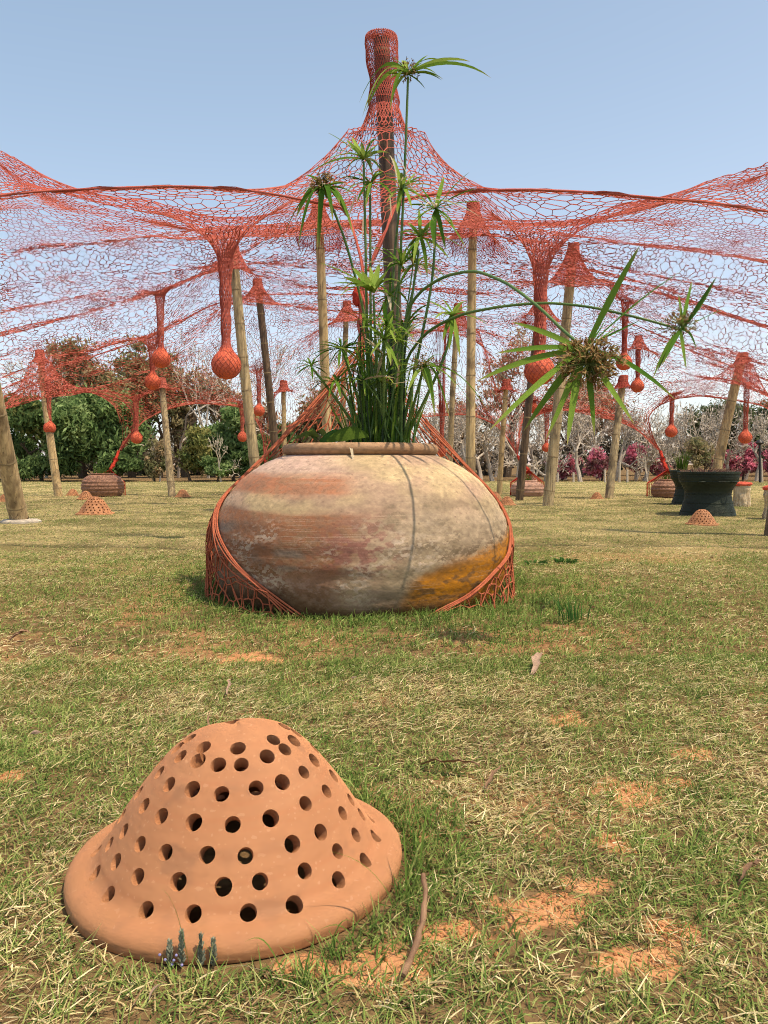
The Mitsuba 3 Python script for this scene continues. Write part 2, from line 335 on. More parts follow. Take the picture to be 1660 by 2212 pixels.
# ------------------------------------------------------------------ bamboo poles
# reading: foot (px, py), distance, top (px, py), top distance, radius foot / top, material, where the node rings are
POLES = [
    ('main', (868, 1090, 5.9), (824, 84, 5.65), 0.068, 0.056, 'dark', 'dark brown bamboo pole rising right behind the big striped jar'),
    ('a', (43, 1122, 7.9), (-150, 150, 6.3), 0.090, 0.072, 'aged', 'thick split bamboo pole on a concrete foot at the left edge'),
    ('b', (127, 1072, 14.2), (85, 758, 14.4), 0.075, 0.06, 'gold', 'pale yellow bamboo pole left of the small ridged brown jar'),
    ('c', (372, 1073, 14.2), (349, 818, 14.6), 0.07, 0.055, 'grey', 'short grey bamboo pole right of the small ridged brown jar'),
    ('d', (562, 1092, 10.9), (502, 525, 10.9), 0.078, 0.066, 'grey', 'tall leaning bamboo pole just right of the large left hanging ball'),
    ('e', (606, 1075, 13.2), (556, 605, 13.0), 0.072, 0.058, 'dark', 'dark thin leaning bamboo pole left of the jar between two paler poles'),
    ('f', (618, 1063, 16.0), (613, 824, 16.1), 0.055, 0.045, 'gold', 'far thin bamboo pole with low net peak left of the papyrus'),
    ('g', (712, 1105, 9.4), (688, 436, 9.2), 0.062, 0.05, 'gold', 'golden bamboo pole directly left of the papyrus stems'),
    ('i', (1017, 1106, 9.3), (1023, 441, 9.3), 0.062, 0.048, 'gold', 'upright brown and gold bamboo pole right of the papyrus clump'),
    ('j', (970, 1066, 15.1), (990, 658, 15.0), 0.062, 0.05, 'grey', 'thin grey bamboo pole with small net peak just right of the papyrus'),
    ('q', (738, 1066, 15.2), (750, 652, 15.0), 0.06, 0.05, 'grey', 'far bamboo pole mostly hidden behind the papyrus leaves'),
    ('k', (1079, 1068, 15.0), (1095, 822, 14.9), 0.055, 0.045, 'gold', 'slim pale bamboo pole standing right of the striped jar'),
    ('l', (1122, 1082, 12.4), (1170, 634, 12.2), 0.066, 0.055, 'dark', 'dark bamboo pole under the large right hanging ball'),
    ('m', (1184, 1092, 11.0), (1240, 529, 10.9), 0.08, 0.066, 'grey', 'tall leaning bamboo pole behind the large papyrus flower head'),
    ('n', (1316, 1077, 13.3), (1348, 813, 13.6), 0.075, 0.06, 'grey', 'short leaning bamboo pole between the papyrus flower head and dark planter'),
    ('o', (1537, 1075, 13.4), (1606, 764, 13.5), 0.09, 0.075, 'gold', 'yellow bamboo pole leaning right behind the dark drum planter'),
    ('p', (1671, 1158, 6.4), (1810, 185, 6.1), 0.075, 0.065, 'dark', 'dark foot of a bamboo pole at the right edge of the lawn'),
]
PEAK = {}


def bamboo(i, row):
    name, ft, tp, r0, r1, mat, lab = row
    key = num('bamboo_pole', i)
    A, B = P(*ft), P(*tp)
    A[2] = -0.03
    rng = np.random.default_rng(50 + i)
    L = np.linalg.norm(B - A); n = 60
    s = np.linspace(0, 1, n)
    side = np.array([rng.normal(), rng.normal(), 0]) * 0.018
    pts = A + (B - A) * s[:, None] + side * np.sin(s * np.pi)[:, None]
    step = rng.uniform(0.46, 0.62)
    nodes = np.arange(rng.uniform(0.18, 0.32), L - 0.05, step) / L
    rad = r0 + (r1 - r0) * s
    d = np.abs(s[:, None] - nodes[None]).min(1) * L
    rad = rad * (1 + 0.05 * np.exp(-(d / 0.03) ** 2))
    put(key + '__culm', tube(pts, rad, 14), 'mat_bamboo_' + mat, 50)
    for q in nodes:
        c = A + (B - A) * q + side * np.sin(q * np.pi)
        t = (B - A) / L
        rr = (r0 + (r1 - r0) * q)
        put(key + '__node', tube(np.array([c - t * 0.012, c - t * 0.005, c + t * 0.004, c + t * 0.012]), rr * np.array([1.02, 1.065, 1.055, 1.02]), 14, False), 'mat_node', 50)
    if name == 'a':
        v, f = lathe([(0.001, 0.035), (0.15, 0.03), (0.185, 0.012), (0.19, -0.03)], 24)
        v[:, 0] *= 1.1
        put(key + '__concrete_foot', (v + [A[0] + 0.02, A[1] - 0.03, 0], f), 'mat_concrete', 40)
        put(key + '__iron_band', tube(np.array([A + (B - A) / L * x for x in (0.045, 0.08)]), r0 * 1.06, 16, False), 'mat_darkmetal', 50)
    tag(key, lab, 'pole', 'bamboo poles holding up the net')
    PEAK[name] = (B, A, pts)


for i, row in enumerate(POLES): bamboo(i, row)

# ------------------------------------------------------------------ red net canopy: a network in equilibrium
# hanging balls: ball centre (px, py), distance, reading of the funnel's narrow end py, ball radius
BALLS = [
    ((489, 788, 5.9), 560, 0.115, 'large orange-red ball hanging in net left of the papyrus, biggest of the left balls'),
    ((348, 775, 9.4), 640, 0.115, 'red ball hanging left of the big left ball, upper of two close together'),
    ((330, 825, 11.0), 755, 0.115, 'red ball partly behind and just below another red ball on the left'),
    ((107, 924, 14.3), 815, 0.115, 'red ball hanging in front of the pale leftmost thin bamboo pole'),
    ((295, 946, 13.9), 868, 0.108, 'red ball hanging above and right of the small ridged brown jar'),
    ((560, 887, 14.4), 800, 0.108, 'small red ball hanging between two leaning poles left of the jar'),
    ((524, 944, 15.0), 880, 0.10, 'lowest small red ball left of the striped jar'),
    ((1166, 800, 5.75), 585, 0.115, 'large red ball on a thick net tube left of the papyrus flower head'),
    ((1349, 783, 10.8), 650, 0.112, 'red ball partly hidden behind the right side of the papyrus flower head'),
    ((1378, 834, 13.0), 725, 0.112, 'red ball under the right papyrus leaf beside a leaning pole'),
    ((1153, 881, 15.0), 865, 0.10, 'small far red ball below the large right ball'),
    ((1181, 967, 15.2), 885, 0.088, 'lowest small red ball right of the striped jar'),
    ((1451, 932, 14.3), 850, 0.113, 'red ball hanging above the dark drum planter'),
    ((1611, 945, 13.2), 825, 0.113, 'rightmost red ball hanging beside the leaning yellow pole'),
    ((955, 978, 15.3), 890, 0.085, 'far small red ball just above the right shoulder of the striped jar'),
]
TIES = {'F': P(786, 600, 4.38), 'FL': np.array([-5.6, 4.6, 0.7]), 'L': np.array([-8.2, 10.6, 0.8]), 'TL': P(256, 975, 14.9), 'B1': P(570, 985, 15.9), 'B2': P(1119, 985, 15.3),
        'TR': P(1428, 975, 14.7), 'R': np.array([8.2, 10.2, 0.8]), 'FR': np.array([5.6, 4.5, 0.7])}
ARCS = [  # the outer edge of the net, arch by arch from tie to tie
    ['F', P(771, 524, 4.45), P(743, 452, 4.6), P(654, 431, 4.72), P(540, 411, 4.85), P(450, 404, 4.92), P(350, 402, 4.98), P(250, 405, 5.02), P(120, 411, 5.04), P(0, 422, 5.04), P(-170, 448, 5.0), P(-420, 520, 4.9), 'FL'],
    ['FL', np.array([-6.0, 6.2, 1.9]), np.array([-6.5, 7.8, 2.2]), np.array([-7.1, 9.3, 1.9]), 'L'],
    ['L', P(-80, 932, 13.3), P(22, 877, 14.3), P(107, 854, 14.9), P(180, 847, 15.1), P(250, 859, 15.0), P(283, 886, 14.8), P(288, 905, 14.7), 'TL'],
    ['TL', P(297, 920, 15.3), P(358, 886, 15.6), P(430, 872, 15.9), P(516, 878, 16.1), P(555, 910, 16.1), 'B1'],
    ['B1', P(600, 935, 16.4), P(680, 905, 16.9), P(760, 895, 17.1), P(900, 900, 17.1), P(996, 896, 16.9), P(1060, 912, 16.4), P(1100, 950, 15.8), 'B2'],
    ['B2', P(1123, 940, 15.6), P(1138, 893, 15.9), P(1173, 886, 16.2), P(1281, 886, 16.2), P(1353, 910, 15.8), P(1390, 938, 15.3), 'TR'],
    ['TR', P(1406, 925, 14.45), P(1402, 905, 14.4), P(1424, 877, 14.5), P(1471, 860, 14.6), P(1510, 856, 14.6), P(1578, 863, 14.4), P(1650, 878, 13.9), P(1750, 935, 12.8), 'R'],
    ['R', np.array([7.1, 9.0, 1.9]), np.array([6.5, 7.6, 2.2]), np.array([6.0, 6.2, 1.9]), 'FR'],
    ['FR', P(2080, 530, 4.9), P(1830, 478, 5.0), P(1660, 456, 5.02), P(1510, 434, 5.0), P(1388, 424, 4.95), P(1270, 414, 4.9), P(1156, 409, 4.85), P(1066, 410, 4.8), P(930, 419, 4.72), P(857, 438, 4.6), P(832, 504, 4.45), 'F']]
EDGE = [spline([TIES[q] if isinstance(q, str) else q for q in arc], 140) for arc in ARCS]
S = 0.050


def canopy():
    rng = np.random.default_rng(7)
    rim3 = np.vstack([e[:-1] for e in EDGE])
    poly = shapely.Polygon(rim3[:, :2]).buffer(0)
    if poly.geom_type != 'Polygon': poly = max(poly.geoms, key=lambda g: g.area)
    rimtree = cKDTree(rim3[:, :2])
    pins = []           # x, y, ring centre 3D, ring radius, r0 in plan, meridians
    for name, (B, A, pts) in PEAK.items():
        ax = (A - B) / np.linalg.norm(A - B)
        big = name in ('main', 'a', 'p')
        drop = 0.45 if name == 'main' else (0.30 if big else 0.10)
        C = B + ax * drop
        low = C[2] < 2.75
        # ring radius, cone foot radius, cone height
        cr = 0.105 if big else max(0.085, [r for r in POLES if r[0] == name][0][4] + 0.022)
        pins.append((C[0], C[1], C, cr, cr, 34, ((0.34, 0.33) if name == 'main' else (1.0, 0.50)) if big else ((0.20, 0.11) if low else (0.46 * (0.85 + 0.3 * ((len(pins) * 0.37) % 1)), 0.37 * (0.8 + 0.45 * ((len(pins) * 0.61) % 1))))))
    for (c, fy, r, _) in BALLS:
        Cb = P(*c); C = P(c[0], fy, c[2]); C[:2] = Cb[:2]
        pins.append((C[0], C[1], C, 0.052, 0.052, 22, None))
    pc = np.array([p[:2] for p in pins])
    # rosettes of rings: one round each pin, others filling the sheet
    minx, miny, maxx, maxy = poly.bounds
    cents = [tuple(p) for p in pc]; tree = list(pc)
    for _ in range(9000):
        c = rng.uniform((minx - .3, miny - .3), (maxx + .3, maxy + .3))
        d = np.hypot(*(np.array(tree) - c).T).min()
        if d > rng.uniform(0.55, 0.95): tree.append(c)
    C2 = np.array(tree); kt = cKDTree(C2)
    pts = []
    for k, c in enumerate(C2):
        loc = []
        if k < len(pins):
            r, N = pins[k][4], pins[k][5]
            h = 0
            loc.append(np.array([[0.0, 0.0]]))
            while r < 1.3:
                n = max(N, int(round(2 * np.pi * r / S)))
                a = (np.arange(n) + 0.5 * (h % 2)) * 2 * np.pi / n
                loc.append(r * np.stack([np.cos(a), np.sin(a)], 1))
                r += min(S, r * 2 * np.pi / N) * 0.87; h += 1
        else:
            a0 = rng.uniform(0, 6.28)
            r = 0.0; sc = (0.039 + 0.037 * smooth01((7.2 - c[1]) / 2.2)) * rng.uniform(0.75, 1.25)
            for h in range(0, 14):
                st = sc * (0.55 + 0.09 * h)
                n = 1 if h == 0 else max(6, int(round(2 * np.pi * r / (st * rng.uniform(0.9, 1.25)))))
                a = a0 + (np.arange(n) + rng.normal(0, 0.13, n)) * 2 * np.pi / n + 0.4 * h
                loc.append(r * (1 + rng.normal(0, 0.012, (n, 1))) * np.stack([np.cos(a), np.sin(a)], 1))
                r += st
        loc = np.vstack(loc)
        q = loc + c + rng.normal(0, 0.006, loc.shape) * np.clip(np.linalg.norm(loc, axis=1, keepdims=True) * 4 - 0.4, 0 if k < len(pins) else 0.6, 1)
        dd, ii = kt.query(q, k=2)
        pts.append(q[(ii[:, 0] == k) & (dd[:, 1] - dd[:, 0] > 0.25 * S)])
    sites = np.vstack(pts)
    sites = sites[shapely.contains_xy(poly.buffer(0.35), sites[:, 0], sites[:, 1])]
    vor = Voronoi(sites)
    V = vor.vertices; E = np.array([r for r in vor.ridge_vertices if r[0] >= 0])
    ins = shapely.contains_xy(poly, V[:, 0], V[:, 1])
    hole = np.zeros(len(V), bool)
    for p in pins: hole |= np.hypot(V[:, 0] - p[0], V[:, 1] - p[1]) < 0.8 * p[4]
    ins_e = ins[E]
    E = E[~hole[E].any(1)]
    both = ins[E].all(1); cross = ins[E].sum(1) == 1
    Ei, Ec = E[both], E[cross]
    a = np.where(ins[Ec[:, 0]], Ec[:, 0], Ec[:, 1]); b = np.where(ins[Ec[:, 0]], Ec[:, 1], Ec[:, 0])
    lo, hi = np.zeros(len(a)), np.ones(len(a))
    for _ in range(24):
        mid = (lo + hi) / 2; q = V[a] + (V[b] - V[a]) * mid[:, None]
        c = shapely.contains_xy(poly, q[:, 0], q[:, 1])
        lo, hi = np.where(c, mid, lo), np.where(c, hi, mid)
    bnd = V[a] + (V[b] - V[a]) * lo[:, None]
    nv = len(V)
    X0 = np.vstack([V, bnd])
    EE = np.vstack([Ei, np.stack([a, nv + np.arange(len(a))], 1)])
    cab = np.zeros((0, 2), int)
    q = np.exp(np.random.default_rng(2).normal(0, 0.55, len(EE)))
    allE = np.vstack([EE, cab])
    used = np.unique(allE); remap = -np.ones(len(X0), int); remap[used] = np.arange(len(used))
    X0 = X0[used]; allE = remap[allE]; EE = remap[EE]; cab = remap[cab]
    n = len(X0)
    fixed = np.zeros(n, bool); pos = np.zeros((n, 3)); pos[:, :2] = X0
    for k, p in enumerate(pins):
        d = np.hypot(X0[:, 0] - p[0], X0[:, 1] - p[1])
        if p[6] is None:
            w = d < p[4] * 1.22; rad = np.full(w.sum(), p[3]); dz = np.zeros(w.sum())
        else:                                                   # the stiff doubled cone under each pole top
            w = d < p[6][0]; t = np.clip((d[w] - p[4]) / (p[6][0] - p[4]), 0, 1)
            th_ = np.arctan2(X0[w][:, 1] - p[1], X0[w][:, 0] - p[0]); rad = np.maximum(d[w], p[3]); dz = -p[6][1] * (1 - (1 - t) ** 2.5) * (1 + 0.7 * t * (0.30 * np.sin(th_ + k * 1.7) + 0.16 * np.sin(3 * th_ + k)))
        u = (X0[w] - p[:2]) / d[w][:, None]
        fixed |= w
        pos[w] = p[2]; pos[w, :2] += u * rad[:, None]; pos[w, 2] += dz
    bi = remap[nv + np.arange(len(bnd))]
    bi = bi[bi >= 0]
    dd, ii = rimtree.query(X0[bi], k=2)
    ww = 1 / (dd + 1e-6); ww /= ww.sum(1, keepdims=True)
    fixed[bi] = True; pos[bi] = (rim3[ii] * ww[..., None]).sum(1)
    # one component only
    g = sp.coo_matrix((np.ones(len(allE)), (allE[:, 0], allE[:, 1])), shape=(n, n))
    _, lab = sp.csgraph.connected_components(g, directed=False)
    hasfix = np.zeros(lab.max() + 1, bool); np.logical_or.at(hasfix, lab, fixed)
    fixed |= ~hasfix[lab]
    L = sp.coo_matrix((np.r_[q, q, -q, -q], (np.r_[allE[:, 0], allE[:, 1], allE[:, 0], allE[:, 1]], np.r_[allE[:, 0], allE[:, 1], allE[:, 1], allE[:, 0]])), shape=(n, n)).tocsr()
    fr = np.where(~fixed)[0]; fx = np.where(fixed)[0]
    rhs = -L[fr][:, fx] @ pos[fx]
    lu = splu(L[fr][:, fr].tocsc(), permc_spec='MMD_AT_PLUS_A', options={'SymmetricMode': True}, diag_pivot_thresh=0.0)
    for c in range(3): pos[fr, c] = lu.solve(rhs[:, c])
    ok = hasfix[lab]
    # slack: the cloth ripples between its supports
    far = cKDTree(pos[fixed][:, :2]).query(pos[:, :2])[0]
    wgt = np.clip((far - 0.12) / 0.9, 0, 1) ** 1.3
    x_, y_ = pos[:, 0], pos[:, 1]
    rip = np.sin(y_ * 3.3 + 0.9 * np.sin(x_ * 0.55 + 1) + 0.5 * np.sin(x_ * 1.3)) * (0.6 + 0.4 * np.sin(x_ * 0.9 + y_ * 0.4)) + 0.55 * np.sin(y_ * 6.1 + 1.4 * np.sin(x_ * 0.8 + 2) + 0.7 * np.sin(x_ * 2.1)) * np.sin(x_ * 0.7 - y_ * 0.5)
    pos[:, 2] += 0.10 * (rip + 0.35 * np.sin(y_ * 10.3 + 1.2 * np.sin(x_ * 1.1) + x_ * 0.6) * np.sin(x_ * 1.3 + y_ * 0.8)) * wgt
    EE = EE[ok[EE].all(1)]
    A, B = pos[EE[:, 0]], pos[EE[:, 1]]
    rr = np.random.default_rng(1).uniform(0.0023, 0.0039, len(A))
    near = (A[:, 1] < 8.0)
    fa, fb, fr2 = A[~near], B[~near], rr[~near]                  # far threads: flat tapes turned every way
    t = fb - fa; t /= np.linalg.norm(t, axis=1, keepdims=True) + 1e-9
    o = np.cross(t, np.random.default_rng(5).normal(size=t.shape)); o *= (1.55 * fr2 / (np.linalg.norm(o, axis=1) + 1e-9))[:, None]
    tape = (np.stack([fa - o, fa + o, fb + o, fb - o], 1).reshape(-1, 3), np.arange(len(fa))[:, None] * 4 + np.array([0, 1, 2, 3]))
    put('net_canopy__netting', join([segs(A[near], B[near], rr[near]), tape]), 'mat_net')
    tag('net_canopy', 'huge red crocheted net canopy stretched over the bamboo poles', 'net')
    tag('net_canopy__netting', kind='stuff')
    # edge cords between the anchors
    for e in EDGE:
        put('net_canopy__edge_cord', tube(e[::3], 0.0075, 5), 'mat_net', True)
        w = e[::2]; A2 = w[:-1]; B2 = w[1:]
        o = 0.010 * np.stack([np.sin(np.arange(len(w)) * 1.1), np.cos(np.arange(len(w)) * 0.7), np.cos(np.arange(len(w)) * 1.3)], 1)
        put('net_canopy__edge_cord', segs(A2 + o[:-1], B2 + o[1:], 0.005, 4), 'mat_net')
        inw = np.array([0, 10.0]) - w[:, :2]; inw /= np.linalg.norm(inw, axis=1, keepdims=True)
        inw = np.hstack([inw, np.full((len(w), 1), 0.22)])
        re = np.random.default_rng(len(w) + int(abs(w[0, 0]) * 100))
        aa_, bb_ = [], []
        for o2 in (0.015, 0.035, 0.06, 0.09, 0.13):
            line = w + inw * (o2 * (1 + 0.45 * np.sin(np.arange(len(w)) * 0.23 + o2 * 90) + re.normal(0, 0.14, len(w))))[:, None] + np.array([0, 0, 1]) * re.normal(0, 0.004, (len(w), 1))
            aa_ += [line[:-1], line[:-1]]; bb_ += [line[1:], (w + inw * (o2 - 0.015))[1:]]
        put('net_canopy__edge_band', segs(np.vstack(aa_), np.vstack(bb_), 0.0028, 3), 'mat_net')
    # dense crochet round each pole top and each ball neck
    lin = None
    for k, (name, (Bt, At, _)) in enumerate(PEAK.items()):
        p = pins[k]
        d = np.hypot(X0[:, 0] - p[0], X0[:, 1] - p[1])
        w = (d < 0.8) & ok
        f = LinearNDInterpolator(X0[w], pos[w])
        big = name in ('main', 'a', 'p')
        rows = []
        N = 42 if big else 54
        rr = p[4] * 1.02; h = 0
        rout = 0.20 if big else p[6][0] * 1.15
        while rr < rout:
            aa = (np.arange(N) + 0.5 * (h % 2)) * 2 * np.pi / N
            q = f(p[0] + rr * np.cos(aa), p[1] + rr * np.sin(aa))
            q[rr > rout * (0.80 + 0.20 * np.sin(aa * 3 + k) * np.sin(aa * 7 + 2 * k))] = np.nan
            rows.append(q); rr *= 1.075; h += 1
        t = (Bt - At) / np.linalg.norm(Bt - At)
        ax1 = np.cross(t, [0, 1, 0]); ax1 /= np.linalg.norm(ax1); ax2 = np.cross(t, ax1)
        up = []
        H = np.linalg.norm(Bt - p[2]) + 0.015
        rowsn = max(4, int(H / 0.022))
        for h2 in range(1, rowsn + 1):
            z = h2 / rowsn
            r = p[3] + (0.012 * math.cos(z * 9) if big else -0.010 * z) + (0.02 * smooth01((z - 0.75) / 0.2) if big else 0)
            aa = (np.arange(N) + 0.5 * (h2 % 2)) * 2 * np.pi / N
            up.append(p[2] + t * H * z + r * (np.cos(aa)[:, None] * np.array([1, 0, 0]) + np.sin(aa)[:, None] * np.array([0, 1, 0])))
        for sgn in (0.75, 0.45, 0.15):                          # turned in over the pole top
            aa = (np.arange(N)) * 2 * np.pi / N
            up.append(p[2] + t * (H + 0.006) + (r * sgn) * (np.cos(aa)[:, None] * np.array([1, 0, 0]) + np.sin(aa)[:, None] * np.array([0, 1, 0])))
        allr = rows[::-1] + up
        a_, b_ = [], []
        par = len(rows)
        for h2 in range(len(allr) - 1):
            r1, r2 = allr[h2], allr[h2 + 1]
            for sh in (0, 1 if True else 0):
                a_.append(r1); b_.append(np.roll(r2, -sh if h2 % 2 else sh, axis=0))
            if h2 % 3 == 0: a_.append(r1); b_.append(np.roll(r1, -1, axis=0))
        a_, b_ = np.vstack(a_), np.vstack(b_)
        good = np.isfinite(a_).all(1) & np.isfinite(b_).all(1)
        good &= np.linalg.norm(a_ - b_, axis=1) < 0.25
        ra = np.hypot(*(a_[good][:, :2] - p[:2]).T)
        put('net_canopy__pole_collar', segs(a_[good], b_[good], 0.0024 - 0.0010 * np.clip((ra - 0.12) / 0.3, 0, 1)), 'mat_net')
        if name in ('g', 'i', 'm', 'l', 'j'):                    # fine dark net hanging loose under the cone
            rs = np.random.default_rng(k); N2 = 64; R2 = 0.27; z0 = p[2][2] - 0.31
            aa = np.arange(N2) * 2 * np.pi / N2
            depth = 0.14 + 0.09 * np.sin(aa * 2 + k) * np.sin(aa * 3 + 1)
            prev = None; a_, b_ = [], []
            for h2 in range(9):
                rr2 = R2 * (1 - 0.10 * h2 / 8) + 0.012 * np.sin(aa * 9 + h2 * .4)
                ring = np.stack([p[0] + rr2 * np.cos(aa + 0.05 * (h2 % 2)), p[1] + rr2 * np.sin(aa + 0.05 * (h2 % 2)), z0 - depth * h2 / 8], 1)
                a_.append(ring); b_.append(np.roll(ring, -1, axis=0))
                if prev is not None: a_.append(prev); b_.append(ring)
                prev = ring
            put('net_canopy__skirt', segs(np.vstack(a_), np.vstack(b_), 0.0019), 'mat_netred')
    for k in range(len(PEAK), len(pins)):                        # closer crochet in each funnel
        p = pins[k]
        d = np.hypot(X0[:, 0] - p[0], X0[:, 1] - p[1])
        w = (d < 0.6) & ok
        f = LinearNDInterpolator(X0[w], pos[w])
        N = 30; rr = p[4] * 1.03; rows = []; h = 0
        while rr < 0.23:
            aa = (np.arange(N) + 0.5 * (h % 2)) * 2 * np.pi / N
            rows.append(f(p[0] + rr * np.cos(aa), p[1] + rr * np.sin(aa))); rr *= 1.16; h += 1
        a_, b_ = [], []
        for h2 in range(len(rows) - 1):
            a_.append(rows[h2]); b_.append(rows[h2 + 1])
            a_.append(rows[h2]); b_.append(np.roll(rows[h2 + 1], 1 if h2 % 2 else -1, axis=0))
        a_, b_ = np.vstack(a_), np.vstack(b_)
        good = np.isfinite(a_).all(1) & np.isfinite(b_).all(1)
        good &= np.linalg.norm(a_ - b_, axis=1) < 0.3
        put('net_canopy__funnel', segs(a_[good], b_[good], 0.0027), 'mat_net')
    return pins


def smooth01(x):
    x = min(1, max(0, x)); return x * x * (3 - 2 * x)


PINS = canopy()

# ties from the canopy corners to the jars
JARS = [('TL', (223, 1071, 14.2), 0.40), ('B2', (1140, 1070, 14.2), 0.32), ('TR', (1444, 1074, 13.7), 0.37)]


def tie(a, b, r=0.02, seed=0):
    rng = np.random.default_rng(seed)
    s = np.linspace(0, 1, 26)
    sag = np.sin(s * np.pi) * 0.04
    pts = a + (b - a) * s[:, None] - np.array([0, 0, 1]) * sag[:, None]
    rad = r * (1 + 0.25 * np.sin(s * 60)) * (1 + 0.9 * np.exp(-((s - 0.35) / 0.03) ** 2) + 0.9 * np.exp(-((s - 0.7) / 0.03) ** 2))
    put('net_canopy__tie_rope', tube(pts, rad, 7), 'mat_netred', 60)


for k, (nm, jp, R) in enumerate(JARS):
    J = P(*jp); J[2] = 0
    a = TIES[nm]; b = J + np.array([0.06, 0.22, 0.50])
    tie(a, b, 0.028, k)
    A_, B_ = [], []
    for q in range(20):
        ang = 0.1 + q * math.pi * 0.94 / 19
        e = J + np.array([math.cos(ang) * R * 0.99, math.sin(ang) * R * 0.99, 0.26])
        A_.append(b); B_.append(e); A_.append(e); B_.append(e * [1, 1, 0] + [0, 0, 0.02])
    put('net_canopy__jar_sling', segs(A_, B_, 0.006, 4), 'mat_netred')
tie(TIES['B1'], np.array([TIES['B1'][0] + 0.25, TIES['B1'][1] - 0.1, 0.02]), 0.028, 9)

# ------------------------------------------------------------------ hanging balls
def hanging_ball(i, row):
    (c, fy, r, lab) = row
    key = num('hanging_ball', i)
    C = P(*c); top = PINS[len(PEAK) + i][2].copy()
    r *= 0.97
    zs = np.r_[-1, -0.97, -0.88, -0.72, -0.5, -0.25, 0, 0.25, 0.5, 0.7, 0.85, 1.0, 1.2, 1.38]
    rs = np.r_[0.02, 0.24, 0.475, 0.694, 0.866, 0.968, 1.0, 0.965, 0.85, 0.70, 0.56, 0.45, 0.34, 0.28]
    f = PchipInterpolator(zs, rs); zz = np.linspace(-1, 1.38, 34)
    rng = np.random.default_rng(i)
    v, fc = lathe(np.stack([f(zz) * r, zz * r], 1), 30)
    v *= 1 + 0.025 * np.sin(v[:, :1] * 37 + i) * np.sin(v[:, 2:3] * 31) * np.sin(v[:, 1:2] * 33)
    put(key + '__ball', (v + C, fc), 'mat_ball', True)
    # netting: diamond mesh from the canopy's funnel down round the ball
    N = 14 if c[2] > 8 else 18
    H = top[2] - (C[2] + 1.3 * r)
    rt = 0.034 if c[2] < 8 and c[0] < 800 else (0.041 if c[2] < 8 else 0.034)
    rows = []
    nr = max(8, int(H / 0.03))
    for h in range(nr + 1):
        t = h / nr
        rad = rt + (0.054 - rt) * (1 - t) ** 2.2 + 0.004 * math.sin(h * 0.9 + i)
        rows.append((top[2] - H * t, rad))
    for zq in np.linspace(1.3, -0.9, 12): rows.append((C[2] + zq * r, max(f(zq) * r * 1.02, 0.01)))
    A_, B_ = [], []
    prev = None
    for h, (z, rad) in enumerate(rows):
        a = (np.arange(N) + 0.5 * (h % 2)) * 2 * np.pi / N
        ring = np.stack([C[0] + rad * np.cos(a), C[1] + rad * np.sin(a), np.full(N, z)], 1)
        ring[:, :2] += (rng.random((N, 1)) - 0.5) * 0.004
        if prev is not None:
            A_ += [prev, prev]; B_ += [ring, np.roll(ring, 1 if h % 2 else -1, axis=0)]
        prev = ring
    th = np.repeat([0.0042 if h <= nr + 2 else 0.0021 for h in range(1, len(rows)) for _ in (0, 1)], N)
    put(key + '__net_tube', segs(np.vstack(A_), np.vstack(B_), th, 3), 'mat_net')
    tag(key, lab, 'ball', 'balls hanging from the net')


for i, row in enumerate(BALLS): hanging_ball(i, row)

# ------------------------------------------------------------------ the big jar
JPROF = np.array([(0.0, -0.04), (0.62, -0.04), (0.640, 0.0), (0.662, 0.06), (0.682, 0.14), (0.692, 0.22), (0.685, 0.30), (0.658, 0.38), (0.61, 0.46), (0.545, 0.535), (0.46, 0.595), (0.38, 0.632), (0.335, 0.645)])
_d = np.r_[0, np.cumsum(np.linalg.norm(np.diff(JPROF[2:], axis=0), axis=1))]
JS = PchipInterpolator(_d, JPROF[2:])
JR = PchipInterpolator(JPROF[2:, 1], JPROF[2:, 0])


def big_jar():
    body = np.vstack([JPROF[:2], JS(np.linspace(0, _d[-1], 70)), [(0.325, 0.645), (0.32, 0.60), (0.33, 0.55)]])
    v, f = lathe(body, 160)
    ang = np.arctan2(v[:, 1], v[:, 0])
    v[:, :2] *= (1 + 0.006 * np.sin(3 * ang + 6 * v[:, 2]) + 0.0025 * np.sin(v[:, 2] * 75 + np.sin(ang)))[:, None]
    put('striped_jar__body', (v + [JX, JY, 0], f), 'mat_jar', True)
    a = np.linspace(-np.pi, np.pi, 24, endpoint=False)
    prof = np.stack([0.338 + 0.027 * np.cos(a), 0.668 + 0.026 * np.sin(a)], 1)
    put('striped_jar__rim', tuple(lathe(prof, 120, (JX, JY, 0), True)), 'mat_jar', True)
    put('striped_jar__soil', tuple(lathe([(0.325, 0.615), (0.2, 0.625), (0.001, 0.63)], 40, (JX, JY, 0))), 'mat_soil', True)
    tag('striped_jar', 'huge round clay jar streaked cream brown and ochre, planted with papyrus', 'jar')


big_jar()


